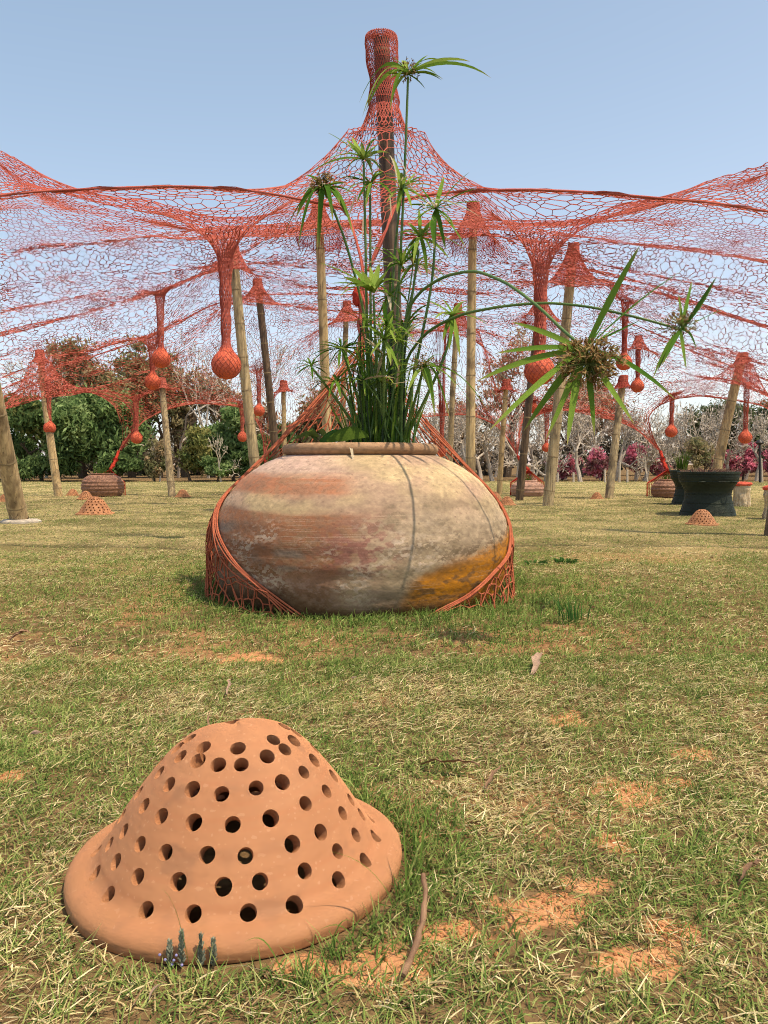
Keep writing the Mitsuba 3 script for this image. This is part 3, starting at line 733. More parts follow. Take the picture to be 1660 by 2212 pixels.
def jar_netting():
    """the net's tail: wraps the back and the sides of the jar and runs up behind it to the knot"""
    rng = np.random.default_rng(3)
    K = P(783, 745, 4.36); F = TIES['F']
    s = np.linspace(0, 1, 30)
    for q in range(7):
        off = 0.022 * np.stack([np.cos(s * 5 + q), np.sin(s * 5 + q), s * 0], 1) * (0.6 + 0.5 * np.cos(s * 9)[:, None] ** 2)
        put('net_canopy__tail_strand', tube(F + (K - F) * s[:, None] + off, 0.011, 5), 'mat_net', True)
    v, f = tm(trimesh.creation.icosphere(2, 0.035))
    v *= [0.8, 0.8, 1.5]; v *= 1 + 0.15 * np.sin(v[:, :1] * 190) * np.sin(v[:, 2:3] * 140 + v[:, 1:2] * 160)
    put('net_canopy__knot', (v + F + [-0.035, -0.02, -0.11], f), 'mat_netred', 40)
    eL = PchipInterpolator([-0.02, 0.03, 0.10, 0.17, 0.25, 0.38, 0.50], np.radians([16, 22, 31, 41, 51, 68, 87]))
    eR = PchipInterpolator([-0.02, 0.02, 0.06, 0.15, 0.21, 0.32, 0.50], np.radians([24, 30, 40, 56, 68, 79, 92]))

    def surf(phi, z, off=0.014):
        r = JR(np.clip(z, 0.0, 0.64)) + off
        return np.stack([JX + r * np.sin(phi), JY - r * np.cos(phi), z + 0 * phi], -1)

    zs = np.linspace(-0.03, 0.50, 42)
    for sg, e, nm in ((-1, eL, 'left'), (1, eR, 'right')):
        # the gathered strands along the opening
        for k in range(4 if sg < 0 else 3):
            off = np.radians([0, 1.2, 2.6, 6])[k] * (1 if sg < 0 else 0.8)
            w = 0.5 + 0.5 * np.sin(zs * (14 + 3 * k) + k)
            phi = sg * (e(zs) + off * (0.5 + 0.8 * w) * (1.25 - zs * 1.7))
            pts = surf(phi, zs, 0.012 + 0.004 * k)
            end = K + rng.normal(0, 0.012, 3)
            n2 = 24; t = np.linspace(0, 1, n2)[1:]
            last = pts[-1]
            up = last + (end - last) * t[:, None] - np.array([0, 0, 1]) * (np.sin(t * np.pi) * 0.03)[:, None]
            put('net_canopy__jar_strand', tube(np.vstack([pts, up]), 0.0042 if k == 0 else 0.0033, 6), 'mat_cord', True)
    # diamonds hanging over the sides and the back, clear of the jar's narrow foot
    for layer, (s, th, lift) in enumerate(((0.066, 0.0034, 0.0), (0.085, 0.0030, 0.010))):
        P2 = []
        for h, zz in enumerate(np.arange(-0.15, 0.75, s * 1.25)):
            for u in np.arange(-0.3, 2 * np.pi * 0.69 + 0.3, s * 0.75):
                P2.append((u + 0.4 * s * (h % 2) + 0.5 * zz * (1 if layer else -1) + rng.normal(0, 0.2 * s), zz + rng.normal(0, 0.2 * s)))
        vor = Voronoi(np.array(P2)); V = vor.vertices; E = np.array([r for r in vor.ridge_vertices if r[0] >= 0])
        phi = V[:, 0] / 0.69; z = V[:, 1]
        zc = np.clip(z, 0, 0.5)
        ins = (phi > eR(zc)) & (phi < 2 * np.pi - eL(zc)) & (z > -0.08) & (z < 0.52)
        E = E[ins[E].all(1)]
        off_edge = np.minimum(phi - eR(zc), 2 * np.pi - eL(zc) - phi)
        clear = np.clip(off_edge / 0.55, 0, 1) ** 1.2
        hang = 0.700 + 0.022 * np.clip(1 - z / 0.30, 0, 1)
        W = surf(phi, z, 0.013 + lift)
        r0 = JR(np.clip(z, 0.0, 0.64)) + 0.013 + lift
        r1 = np.where(z < 0.31, np.maximum(r0, r0 + (hang - r0) * clear), r0)
        k = (r1 / r0)[:, None]
        W[:, :2] = [JX, JY] + (W[:, :2] - [JX, JY]) * k
        put('net_canopy__jar_netting', segs(W[E[:, 0]], W[E[:, 1]], th, 4), 'mat_cord', True)
    # fan of strands from the jar's shoulder to the knot
    A_, B_ = [], []
    for ph in np.radians(np.arange(97, 266, 6.5)):
        a = surf(np.array([ph]), np.array([0.51]))[0]
        n2 = 7
        prev = a
        for t in np.linspace(0, 1, n2)[1:]:
            c = a + (K + rng.normal(0, 0.015, 3) - a) * t + rng.normal(0, 0.006, 3) * (t < 1)
            A_.append(prev); B_.append(c); prev = c
    A_, B_ = np.array(A_), np.array(B_)
    for t in (0.2, 0.4, 0.6):
        ring = []
        for ph in np.radians(np.arange(97, 266, 6.5)):
            a = surf(np.array([ph]), np.array([0.51]))[0]
            tt = t + rng.normal(0, 0.06)
            ring.append(a + (K - a) * tt)
        ring = np.array(ring)
        A_ = np.vstack([A_, ring[:-1]]); B_ = np.vstack([B_, ring[1:]])
    put('net_canopy__tail_netting', segs(A_, B_, 0.0034, 5), 'mat_cord', True)


jar_netting()

# ------------------------------------------------------------------ papyrus in the jar
GREENS = np.array([(0.06, 0.14, 0.02), (0.11, 0.21, 0.03), (0.17, 0.28, 0.045), (0.23, 0.33, 0.065)])


def leaf_mesh(a, tip, w, bow, rng, green=1, dead=False, facing=None):
    n = 10; s = np.linspace(0, 1, n)
    L = np.linalg.norm(tip - a)
    pts = a + (tip - a) * s[:, None] + np.array([0, 0, 1]) * (4 * s * (1 - s))[:, None] * bow * L
    pts += rng.normal(0, 0.012, 3) * L * np.sin(s * np.pi)[:, None]
    wd = w * np.interp(s, [0, 0.08, 0.45, 0.85, 1], [0.45, 0.7, 1.0, 0.55, 0.03])
    # the blade lies flat to the whorl, turned a little
    side = np.cross(tip - a, facing if facing is not None else [0, 0, 1.0]) + rng.normal(0, 0.15, 3) * L
    v, f = ribbon(pts, wd, side, 0.28)
    c0 = GREENS[min(3, max(0, int(green + rng.integers(-1, 2))))] * rng.uniform(0.85, 1.15)
    c1 = np.array([0.34, 0.30, 0.10])
    if dead: c0, c1 = np.array([0.52, 0.46, 0.33]), np.array([0.60, 0.54, 0.42])
    k = np.repeat(np.clip((s - 0.82) / 0.18, 0, 1) ** 1.5, 3)[:, None]
    return v, f, c0 * (1 - k) + c1 * k


def seed_head(c, r, n, rng, squash=(1, 1, 0.8)):
    """a head of little brown spikelets on short rays"""
    A, B, cl = [], [], []
    parts, cols = [], []
    for _ in range(n):
        d = rng.normal(size=3); d /= np.linalg.norm(d); d *= np.array(squash)
        q = c + d * r * rng.uniform(0.35, 1.0)
        for _ in range(rng.integers(3, 6)):
            e = d * 0.7 + rng.normal(0, 0.6, 3); e /= np.linalg.norm(e)
            l = r * rng.uniform(0.14, 0.26)
            v, f = segs([q], [q + e * l], [l * 0.18], 3, [0.0008])
            parts.append((v, f)); cols.append(np.tile(np.array([(0.26, 0.155, 0.065), (0.38, 0.26, 0.125), (0.15, 0.085, 0.035), (0.27, 0.21, 0.09)])[rng.integers(0, 4)] * rng.uniform(0.8, 1.2), (len(v), 1)))
        v, f = segs([c], [q], [r * 0.012], 3)
        parts.append((v, f)); cols.append(np.tile([[0.14, 0.17, 0.05]], (len(v), 1)))
    v, f = join(parts)
    return v, f, np.vstack(cols)


UMB = [  # centre reading, distance, stem readings (px, py, distance), leaf tips (px, py, distance offset, bow), leaf width, seed radius/number, brightness
    dict(c=(882, 161, 3.50), stem=[(848, 955, 3.62), (858, 700, 3.6), (874, 380, 3.55), (882, 165, 3.5)], w=0.017, seed=(0.055, 60), g=2,
         tips=[(1016, 132, .05, .10), (1062, 168, -.10, .16), (926, 118, .15, .04), (849, 122, .1, .03), (776, 222, -.1, .32), (783, 252, -.2, .25), (790, 240, .1, .3), (843, 236, -.22, .2), (963, 137, .25, .12), (868, 130, .3, .05)]),
    dict(c=(786, 344, 3.58), stem=[(795, 955, 3.62), (792, 650, 3.6), (786, 348, 3.58)], w=0.015, seed=(0.02, 8), g=2,
         tips=[(708, 286, .1, .03), (672, 372, -.05, .12), (722, 324, .2, .06), (748, 301, .1, .02), (782, 306, -.1, 0), (761, 295, .15, 0), (814, 314, .1, .03), (826, 306, .1, .02), (842, 330, -.1, .1), (700, 350, -.2, .1)]),
    dict(c=(699, 409, 3.45), stem=[(815, 955, 3.6), (800, 760, 3.58), (752, 540, 3.5), (703, 412, 3.45)], w=0.020, seed=(0.068, 120), g=1,
         tips=[(611, 515, -.05, .22), (645, 532, -.15, .25), (686, 540, -.2, .22), (690, 538, .05, .2), (735, 440, -.2, .12), (764, 508, -.2, .22), (640, 470, .25, .2), (752, 470, .2, .2), (720, 480, -.25, .2)]),
    dict(c=(800, 398, 3.62), stem=[(802, 955, 3.66), (800, 420, 3.62)], w=0.013, seed=(0.03, 14), g=1,
         tips=[(735, 385, .1, .1), (745, 420, -.15, .12), (770, 440, -.2, .1), (862, 392, .1, .1), (850, 425, -.2, .1), (790, 450, -.3, .1), (830, 370, .2, .05), (763, 370, .2, .05)]),
    dict(c=(942, 451, 3.45), stem=[(862, 955, 3.6), (905, 760, 3.5), (938, 560, 3.45), (942, 455, 3.45)], w=0.015, seed=(0.03, 16), g=1,
         tips=[(1015, 371, .1, .02), (1046, 436, .05, .05), (1007, 536, -.1, .06), (963, 540, -.15, .05), (891, 480, -.1, .05), (882, 443, .1, .05), (1028, 408, .2, .05), (939, 536, -.2, .05), (905, 400, .2, .03), (960, 380, .25, .02), (985, 500, -.2, .06), (870, 420, .1, .08)]),
    dict(c=(908, 512, 3.50), stem=[(850, 955, 3.62), (880, 720, 3.55), (905, 540, 3.5)], w=0.014, seed=(0.025, 12), g=2,
         tips=[(864, 510, .1, .06), (869, 576, -.1, .1), (924, 602, -.15, .1), (972, 560, .1, .12), (1014, 548, -.1, .16), (893, 570, -.25, .08), (940, 470, .2, .02), (905, 450, .2, .02), (880, 480, .2, .04)]),
    dict(c=(868, 408, 3.62), stem=[(842, 955, 3.66), (850, 600, 3.62), (868, 412, 3.6)], w=0.014, seed=(0.02, 8), g=3,
         tips=[(850, 340, .1, .02), (880, 380, -.2, .02), (905, 420, -.1, .08), (900, 372, .1, .04), (835, 440, -.1, .1), (858, 462, -.2, .1), (890, 450, -.2, .1), (925, 440, .1, .12)]),
    dict(c=(807, 630, 3.38), stem=[(822, 955, 3.55), (815, 800, 3.45), (807, 636, 3.38)], w=0.020, seed=(0.01, 4), g=3,
         tips=[(685, 566, .05, .03), (712, 613, -.1, .06), (742, 598, -.1, .03), (761, 577, .05, .02), (781, 584, -.1, 0), (820, 568, .1, 0), (838, 585, -.05, .02), (800, 575, .1, 0), (735, 640, -.2, .1), (850, 610, .1, .04)]),
    dict(c=(830, 733, 3.32), stem=[(830, 955, 3.5), (830, 737, 3.32)], w=0.014, seed=(0.008, 4), g=3,
         tips=[(794, 700, .1, .02), (875, 704, .1, .04), (914, 759, -.05, .1), (895, 728, .15, .06), (862, 800, -.15, .08), (800, 770, -.15, .1), (850, 680, .1, 0), (816, 690, .05, 0), (845, 790, -.2, .06), (775, 740, .05, .1)]),
    dict(c=(979, 681, 3.40), stem=[(870, 955, 3.55), (920, 860, 3.45), (968, 745, 3.4), (979, 685, 3.4)], w=0.014, seed=(0.022, 12), g=2,
         tips=[(909, 645, .1, .06), (953, 643, .1, .02), (1055, 702, -.05, .1), (957, 738, -.1, .08), (994, 771, -.1, .1), (1026, 678, .1, .05), (940, 690, -.2, .1), (970, 760, -.2, .06), (1000, 650, .15, .02)]),
    dict(c=(914, 795, 3.28), stem=[(868, 955, 3.5), (895, 870, 3.38), (914, 798, 3.28)], w=0.015, seed=(0.055, 70), g=2,
         tips=[(972, 905, -.1, .3), (1025, 884, .05, .2), (927, 842, -.1, .1), (975, 798, .1, .05), (1056, 892, .15, .2), (845, 828, .1, .1), (880, 850, -.15, .15), (990, 840, -.1, .2), (940, 900, -.15, .25), (860, 790, .1, .08)]),
    dict(c=(738, 752, 3.40), stem=[(800, 955, 3.5), (770, 850, 3.45), (740, 756, 3.4)], w=0.009, seed=(0.012, 6), g=0,
         tips=[(738 + 72 * math.cos(a), 752 + 34 * math.sin(a) + 12, .15 * math.sin(a * 3), .08) for a in np.arange(0, 6.28, 0.33)]),
    dict(c=(672, 790, 3.35), stem=[(790, 955, 3.5), (725, 860, 3.4), (675, 795, 3.35)], w=0.008, seed=(0.012, 6), g=0,
         tips=[(672 + 42 * math.cos(a), 790 + 26 * math.sin(a) + 8, .1 * math.sin(a * 3), .08) for a in np.arange(0, 6.28, 0.5)]),
    dict(c=(725, 825, 3.35), stem=[(795, 955, 3.5), (760, 880, 3.42), (728, 828, 3.35)], w=0.009, seed=(0.012, 6), g=0,
         tips=[(725 + 66 * math.cos(a), 825 + 26 * math.sin(a) + 10, .12 * math.sin(a * 3), .1) for a in np.arange(0.2, 6.28, 0.4)]),
    dict(c=(1264, 754, 2.40), stem=[(866, 955, 3.55), (868, 780, 3.50), (884, 668, 3.42), (914, 626, 3.33), (963, 597, 3.2), (1012, 586, 3.05), (1077, 603, 2.85), (1156, 656, 2.62), (1234, 728, 2.45), (1264, 752, 2.4)], w=0.0195, seed=(0.094, 240), g=1, seedc=(1275, 783, 2.37),
         tips=[(1384, 528, -.05, .0), (1106, 695, .05, .03), (1072, 763, -.08, .02), (1031, 823, -.1, .05), (1056, 931, -.15, .03), (1132, 931, .1, .02), (1180, 950, -.1, .01), (1226, 961, -.15, 0), (1285, 941, -.1, 0), (1371, 916, -.12, .02), (1460, 863, -.1, .05), (1476, 583, .1, .03), (1388, 690, .1, .03), (1340, 700, .15, 0), (1310, 690, .1, 0)]),
    dict(c=(1472, 712, 2.90), stem=[(872, 955, 3.6), (874, 800, 3.55), (914, 727, 3.45), (963, 694, 3.35), (1022, 673, 3.25), (1091, 661, 3.15), (1156, 655, 3.08), (1254, 660, 3.0), (1351, 679, 2.95), (1465, 710, 2.9)], w=0.014, seed=(0.065, 80), g=1,
         tips=[(1550, 596, -.05, .03), (1542, 612, .05, 0), (1496, 606, .1, .02), (1466, 634, .1, 0), (1410, 821, -.1, .1), (1421, 803, .05, .08), (1483, 798, -.05, .1), (1506, 756, .05, .2), (1565, 667, .1, .03), (1386, 716, .1, .03), (1430, 790, -.15, .05)]),
]


def papyrus():
    rng = np.random.default_rng(21)
    tag('papyrus', 'green papyrus clump with tall arching stems and seed heads growing in the big jar', 'plant')
    for i, u in enumerate(UMB):
        k = num('papyrus__umbel', i)
        c = P(*u['c'])
        pts = spline([P(*q) for q in u['stem']], 40)
        pts[0, 2] = 0.60
        near = u['c'][2] < 3.0
        put('papyrus__stem', tube(pts, np.linspace(0.0078, 0.0052, 40) * (0.95 if near else 1.0), 8), 'mat_stem', True)
        for (px, py, dy, bow) in u['tips']:
            tip = P(px, py, u['c'][2] + dy)
            w = u['w'] * rng.uniform(0.8, 1.1) * (1.1 if near else 1.6)
            if near and (px, py) in ((1476, 583), (1388, 690), (1340, 700), (1310, 690), (1386, 716), (1565, 667)): w *= 0.3
            v, f, cl = leaf_mesh(c + rng.normal(0, 0.003, 3), tip, w, bow, rng, u['g'], facing=(np.array([0, -1.0, 0.35]) if near else None))
            put(f'papyrus__leaf', (v, f), 'mat_leaf', True, color=cl)
        if not near and u['w'] > 0.0125:                          # shorter leaves filling the whorl
            wh = []
            for _ in range(10):
                a = rng.uniform(0, 6.28); l = rng.uniform(0.07, 0.17)
                tip = c + np.array([math.cos(a) * l, math.sin(a) * l, rng.uniform(-0.06, 0.05)])
                v, f, cl = leaf_mesh(c, tip, u['w'] * rng.uniform(0.7, 1.1), rng.uniform(0.05, 0.25), rng, u['g'], dead=rng.random() < 0.12)
                wh.append((v, f, cl))
            put('papyrus__leaf_whorl', join([q[:2] for q in wh]), 'mat_leaf', True, color=np.vstack([q[2] for q in wh]))
        sr, sn = u['seed']
        sc = P(*u['seedc']) if 'seedc' in u else c + np.array([0, 0, sr * 0.3])
        v, f, cl = seed_head(sc, sr, sn, rng, (1.1, 0.9, 0.85) if near else (1, 1, 0.8))
        put('papyrus__seed_head', (v, f), 'mat_seed', color=cl)
    # slender young umbels filling the column round the pole
    for i in range(16):
        c = P(rng.uniform(772, 905), rng.uniform(545, 860), rng.uniform(3.3, 3.75))
        b = np.array([JX + 0.09 + rng.normal(0, 0.07), JY - 0.02 + rng.normal(0, 0.06), 0.61])
        pts = spline([b, b + (c - b) * 0.5 + rng.normal(0, 0.02, 3), c], 16)
        put('papyrus__stem', tube(pts, np.linspace(0.0055, 0.0035, 16), 6), 'mat_stem', True)
        wh = []
        for q in range(rng.integers(9, 15)):
            a = rng.uniform(0, 6.28); l = rng.uniform(0.08, 0.19)
            tip = c + np.array([math.cos(a) * l, math.sin(a) * l, rng.uniform(-0.10, 0.10)])
            v, f, cl = leaf_mesh(c, tip, rng.uniform(0.010, 0.018), rng.uniform(0.03, 0.2), rng, rng.integers(0, 4), dead=rng.random() < 0.10)
            wh.append((v, f, cl))
        put('papyrus__leaf_whorl', join([q[:2] for q in wh]), 'mat_leaf', True, color=np.vstack([q[2] for q in wh]))
    # stems crowded in the middle of the jar
    for i in range(120):
        a, r = rng.uniform(0, 6.28), 0.155 * math.sqrt(rng.random())
        b = np.array([JX + 0.09 + r * math.cos(a) * 1.0, JY - 0.02 + r * math.sin(a) * 0.8, 0.61])
        h = rng.uniform(0.12, 0.80) * (1.25 - r / 0.24)
        lean = np.array([math.cos(a) * r * 0.55 + rng.normal(0, 0.035), math.sin(a) * r * 0.5 + rng.normal(0, 0.03), 0])
        t = np.linspace(0, 1, 12)[:, None]
        pts = b + np.array([0, 0, h]) * t + lean * t ** 1.6
        if i % 3 == 0:
            put('papyrus__stem', tube(pts, np.linspace(0.0055, 0.003, 12), 6), 'mat_stem' if i % 2 else 'mat_stemdark', True)
        else:
            wd = rng.uniform(0.008, 0.016) * np.interp(t[:, 0], [0, .5, 1], [0.7, 1, 0.05])
            v, f = ribbon(pts, wd, rng.normal(size=3), 0.35)
            cl = np.tile(GREENS[rng.integers(0, 4)] * rng.uniform(0.7, 1.25), (len(v), 1))
            put('papyrus__blade', (v, f), 'mat_leaf', True, color=cl)
    # dry straw-coloured leaves hanging among the heads
    for (a, b, bw) in (((853, 325, 3.5), (892, 412, 3.45), .1), ((842, 335, 3.5), (860, 395, 3.45), .12), ((800, 300, 3.5), (802, 368, 3.5), .05), ((770, 420, 3.45), (752, 480, 3.42), .02), ((843, 420, 3.4), (846, 470, 3.4), .0), ((876, 415, 3.4), (940, 480, 3.35), .12),
                      ((930, 430, 3.4), (1040, 470, 3.4), .1), ((690, 375, 3.42), (800, 410, 3.4), .1), ((786, 468, 3.4), (784, 520, 3.4), .0), ((850, 650, 3.3), (875, 680, 3.3), .05), ((845, 830, 3.25), (905, 822, 3.25), .02)):
        v, f, cl = leaf_mesh(P(*a), P(*b), 0.011, bw, rng, dead=True)
        put('papyrus__dry_leaf', (v, f), 'mat_leaf', True, color=cl)
    v, f, cl = leaf_mesh(P(753, 956, 3.27), P(763, 997, 3.16), 0.016, 0.12, rng, dead=True)
    put('papyrus__dry_leaf', (v, f), 'mat_leaf', True, color=cl)


papyrus()


def broad_leaf(a, b, w, droop, rng, col):
    n = 14; s = np.linspace(0, 1, n)
    pts = a + (b - a) * s[:, None] + np.array([0, 0, 1]) * (np.sin(s * np.pi) * droop)[:, None]
    wd = w * np.sin(np.pi * np.clip(s * 0.93 + 0.07, 0, 1)) ** 0.8
    v, f = ribbon(pts, wd, np.array([0, 0.75, 0.8]), 0.25)
    return v, f, np.tile(col, (len(v), 1)) * (0.9 + 0.2 * rng.random((len(v), 1)))


def rim_plants():
    rng = np.random.default_rng(4)
    tag('broad_leaf_plant', 'low plant with broad dark green pointed leaf lying over the jar rim', 'plant')
    for (a, b, w, d, c) in (((706, 951, 3.34), (798, 944, 3.27), 0.085, 0.03, (0.075, 0.125, 0.02)), ((690, 952, 3.5), (742, 938, 3.42), 0.07, 0.015, (0.06, 0.13, 0.025)),
                            ((640, 946, 3.6), (672, 938, 3.5), 0.03, 0.01, (0.10, 0.13, 0.03)), ((655, 935, 3.6), (690, 944, 3.5), 0.03, 0.01, (0.14, 0.16, 0.03)), ((668, 928, 3.6), (684, 952, 3.5), 0.035, 0.01, (0.08, 0.12, 0.03)), ((688, 930, 3.6), (705, 946, 3.5), 0.03, 0.01, (0.16, 0.18, 0.04)), ((652, 955, 3.5), (668, 942, 3.46), 0.025, 0.01, (0.12, 0.15, 0.03))):
        v, f, cl = broad_leaf(P(*a), P(*b), w, d, rng, np.array(c))
        put('broad_leaf_plant__leaf', (v, f), 'mat_leaf', True, color=cl)


rim_plants()

# ------------------------------------------------------------------ terracotta domes with holes
DX, DY = (517 - 830) / 1640 * 1.14, 1.106
DOUT = [(0.0, 0.2155), (0.030, 0.2142), (0.062, 0.2045), (0.092, 0.184), (0.114, 0.162), (0.132, 0.140), (0.157, 0.107), (0.179, 0.073), (0.196, 0.048), (0.204, 0.037), (0.211, 0.033), (0.222, 0.032), (0.235, 0.027), (0.243, 0.016), (0.242, 0.004), (0.235, 0.0)]
DIN = [(0.230, 0.0), (0.207, 0.010), (0.187, 0.027), (0.166, 0.056), (0.142, 0.090), (0.117, 0.122), (0.096, 0.147), (0.074, 0.167), (0.050, 0.183), (0.025, 0.192), (0.0, 0.194)]
_h = np.array(DOUT[:11])
DZ = PchipInterpolator(_h[::-1][:, 1], _h[::-1][:, 0])     # radius by height


def dome_mesh(seg, hs):
    o = np.array(DOUT); d = np.r_[0, np.cumsum(np.linalg.norm(np.diff(o, axis=0), axis=1))]
    o = PchipInterpolator(d, o)(np.linspace(0, d[-1], 60 if seg > 64 else 24)); o[0, 0] = 0
    cs = m3.CrossSection([np.vstack([o, DIN]).tolist()], m3.FillRule.NonZero)
    m = m3.Manifold.revolve(cs, seg)
    rows = [(0.2145, 1, 0.57)]
    for k, (py, n, ph) in enumerate(((1589, 8, 0.30), (1651, 16, 0.69), (1714, 17, 0.0), (1785, 17, 0.40), (1858, 19, 0.84), (1920, 20, 0.20), (1985, 19, 0.68))):
        best = min(np.linspace(0.03, 0.2, 400), key=lambda z: abs(1106 - 1640 * np.dot(UP, [0, DY - float(DZ(z)), z - 0.6]) / np.dot(FWD, [0, DY - float(DZ(z)), z - 0.6]) - py))
        rows.append((best, n, ph))
    rng = np.random.default_rng(2)
    holes = []
    for (z, n, ph) in rows:
        for k in range(n):
            a = -math.pi / 2 + (k + ph) * 2 * math.pi / n + rng.normal(0, 0.018)
            zz = z + rng.normal(0, 0.0012)
            r = float(DZ(zz)); dz = 0.004
            sl = (float(DZ(zz + dz)) - float(DZ(zz - dz))) / (2 * dz)
            nr = np.array([1.0, min(-sl, 1.05 if zz < 0.12 else 9)]); nr /= np.linalg.norm(nr)
            nv = np.array([nr[0] * math.cos(a), nr[0] * math.sin(a), nr[1]])
            c = np.array([r * math.cos(a), r * math.sin(a), zz])
            w = np.cross(nv, [0, 0, 1.0]); w /= np.linalg.norm(w); u = np.cross(w, nv)
            M = np.stack([w, u, nv, c - nv * 0.035], 1)
            rr = 0.0108 * rng.uniform(0.93, 1.07)
            holes.append(m3.Manifold.cylinder(0.06, rr * 0.95, rr * 1.05, hs).transform(M.tolist()))
    m = m - m3.Manifold.batch_boolean(holes, m3.OpType.Add)
    mm = m.to_mesh()
    return np.array(mm.vert_properties[:, :3]), np.array(mm.tri_verts)


def domes():
    v, f = dome_mesh(144, 24)
    ang = np.arctan2(v[:, 1], v[:, 0])
    v = v * (1 + 0.008 * np.sin(2 * ang + 1) + 0.004 * np.sin(5 * ang))[:, None]
    v[:, 2] += 0.004 * np.sin(ang + 2.2)
    scene['perforated_dome'] = mikit.ply((v + [DX, DY, 0.0], f), 'mat_terracotta', smooth=38)
    tag('perforated_dome', 'large terracotta dome full of round holes lying on the grass in front', 'garden ornament', 'perforated terracotta domes')
    v, f = dome_mesh(44, 8)
    far = [((206, 1122, 9.0), 0.92, 'terracotta dome with holes standing right of the thick left pole'), ((185, 1077, 13.0), 0.62, 'small far terracotta dome in front of the ridged brown jar'), ((157, 1071, 14.6), 0.55, 'smallest terracotta dome left of the ridged brown jar'),
           ((395, 1075, 14.0), 0.6, 'small terracotta dome right of the short grey pole'), ((1517, 1150, 7.5), 0.66, 'terracotta dome with dark half in front of the dark planter'), ((1096, 1094, 11.2), 0.55, 'small terracotta dome nearest the right shoulder of the striped jar'),
           ((1069, 1084, 12.8), 0.6, 'small terracotta dome half hidden behind the right side of the jar'), ((1290, 1079, 13.2), 0.5, 'lone small terracotta dome left of the short leaning pole on the right'), ((12, 1088, 12.2), 0.55, 'terracotta dome half hidden behind the thick left pole')]
    for i, (p, s, lab) in enumerate(far):
        Q = P(*p); 
        key = num('perforated_dome', i + 1)
        scene[key] = mikit.ply((v * s * [1, 1, 1.12] @ rot(i * 1.7).T + [Q[0], Q[1], -0.004], f), 'mat_terracotta', smooth=38)
        tag(key, lab, 'garden ornament', 'perforated terracotta domes')


def rot(a):
    return np.array([[math.cos(a), -math.sin(a), 0], [math.sin(a), math.cos(a), 0], [0, 0, 1]])


domes()

# ------------------------------------------------------------------ small jars, planters, stools
def small_jar(i, p, R, H, mat, lab):
    Q = P(*p)
    pr = np.array([(0.0, -0.03), (0.78, 0.0), (0.93, 0.15), (1.0, 0.42), (0.97, 0.62), (0.86, 0.80), (0.68, 0.92), (0.48, 0.97)])
    d = np.arange(len(pr)); pr = PchipInterpolator(d, pr)(np.linspace(0, len(pr) - 1, 44))
    prof = pr * [R, H]
    prof[:, 0] += 0.006 * np.sin(prof[:, 1] * 95) * (prof[:, 1] > 0.03)
    key = num('clay_jar', i)
    put(key + '__body', tuple(lathe(prof, 48, (Q[0], Q[1], 0))), mat, True)
    a = np.linspace(-np.pi, np.pi, 10, endpoint=False)
    put(key + '__rim', tuple(lathe(np.stack([R * 0.5 + 0.02 * np.cos(a), H + 0.018 * np.sin(a)], 1), 36, (Q[0], Q[1], 0), True)), mat, True)
    put(key + '__soil', tuple(lathe([(R * 0.49, H - 0.02), (0.001, H - 0.01)], 24, (Q[0], Q[1], 0))), 'mat_soil')
    rng = np.random.default_rng(i + 70)
    bl = []
    for _ in range(40):
        b = np.array([Q[0] + rng.normal(0, R * 0.2), Q[1] + rng.normal(0, R * 0.2), H - 0.03])
        t = np.linspace(0, 1, 4)[:, None]; h = rng.uniform(0.05, 0.2)
        bl.append(ribbon(b + np.array([0, 0, h]) * t + rng.normal(0, 0.06, 3) * [1, 1, 0] * t ** 2, 0.012 * np.array([1, .9, .6, .1]), rng.normal(size=3)))
    v, f = join(bl)
    scene[num('jar_grass', i)] = mikit.ply((v, f), 'mat_leaf', color=np.tile([[0.10, 0.16, 0.03]], (len(v), 1)))
    tag(num('jar_grass', i), ('tuft of green grass in the ridged brown jar', 'sparse green plant in the pale round jar', 'green tuft in the brown jar behind the dark planters')[i], 'plant')
    tag(key, lab, 'jar', 'small clay jars on the far lawn')


small_jar(0, (223, 1071, 14.2), 0.385, 0.42, 'mat_farjar', 'small ridged brown clay jar on the lawn at left')
small_jar(1, (1140, 1070, 14.2), 0.315, 0.29, 'mat_farjar_pale', 'pale round clay jar between two poles right of the striped jar')
small_jar(2, (1444, 1074, 13.7), 0.30, 0.32, 'mat_farjar', 'brown ribbed jar half hidden behind the dark planters')


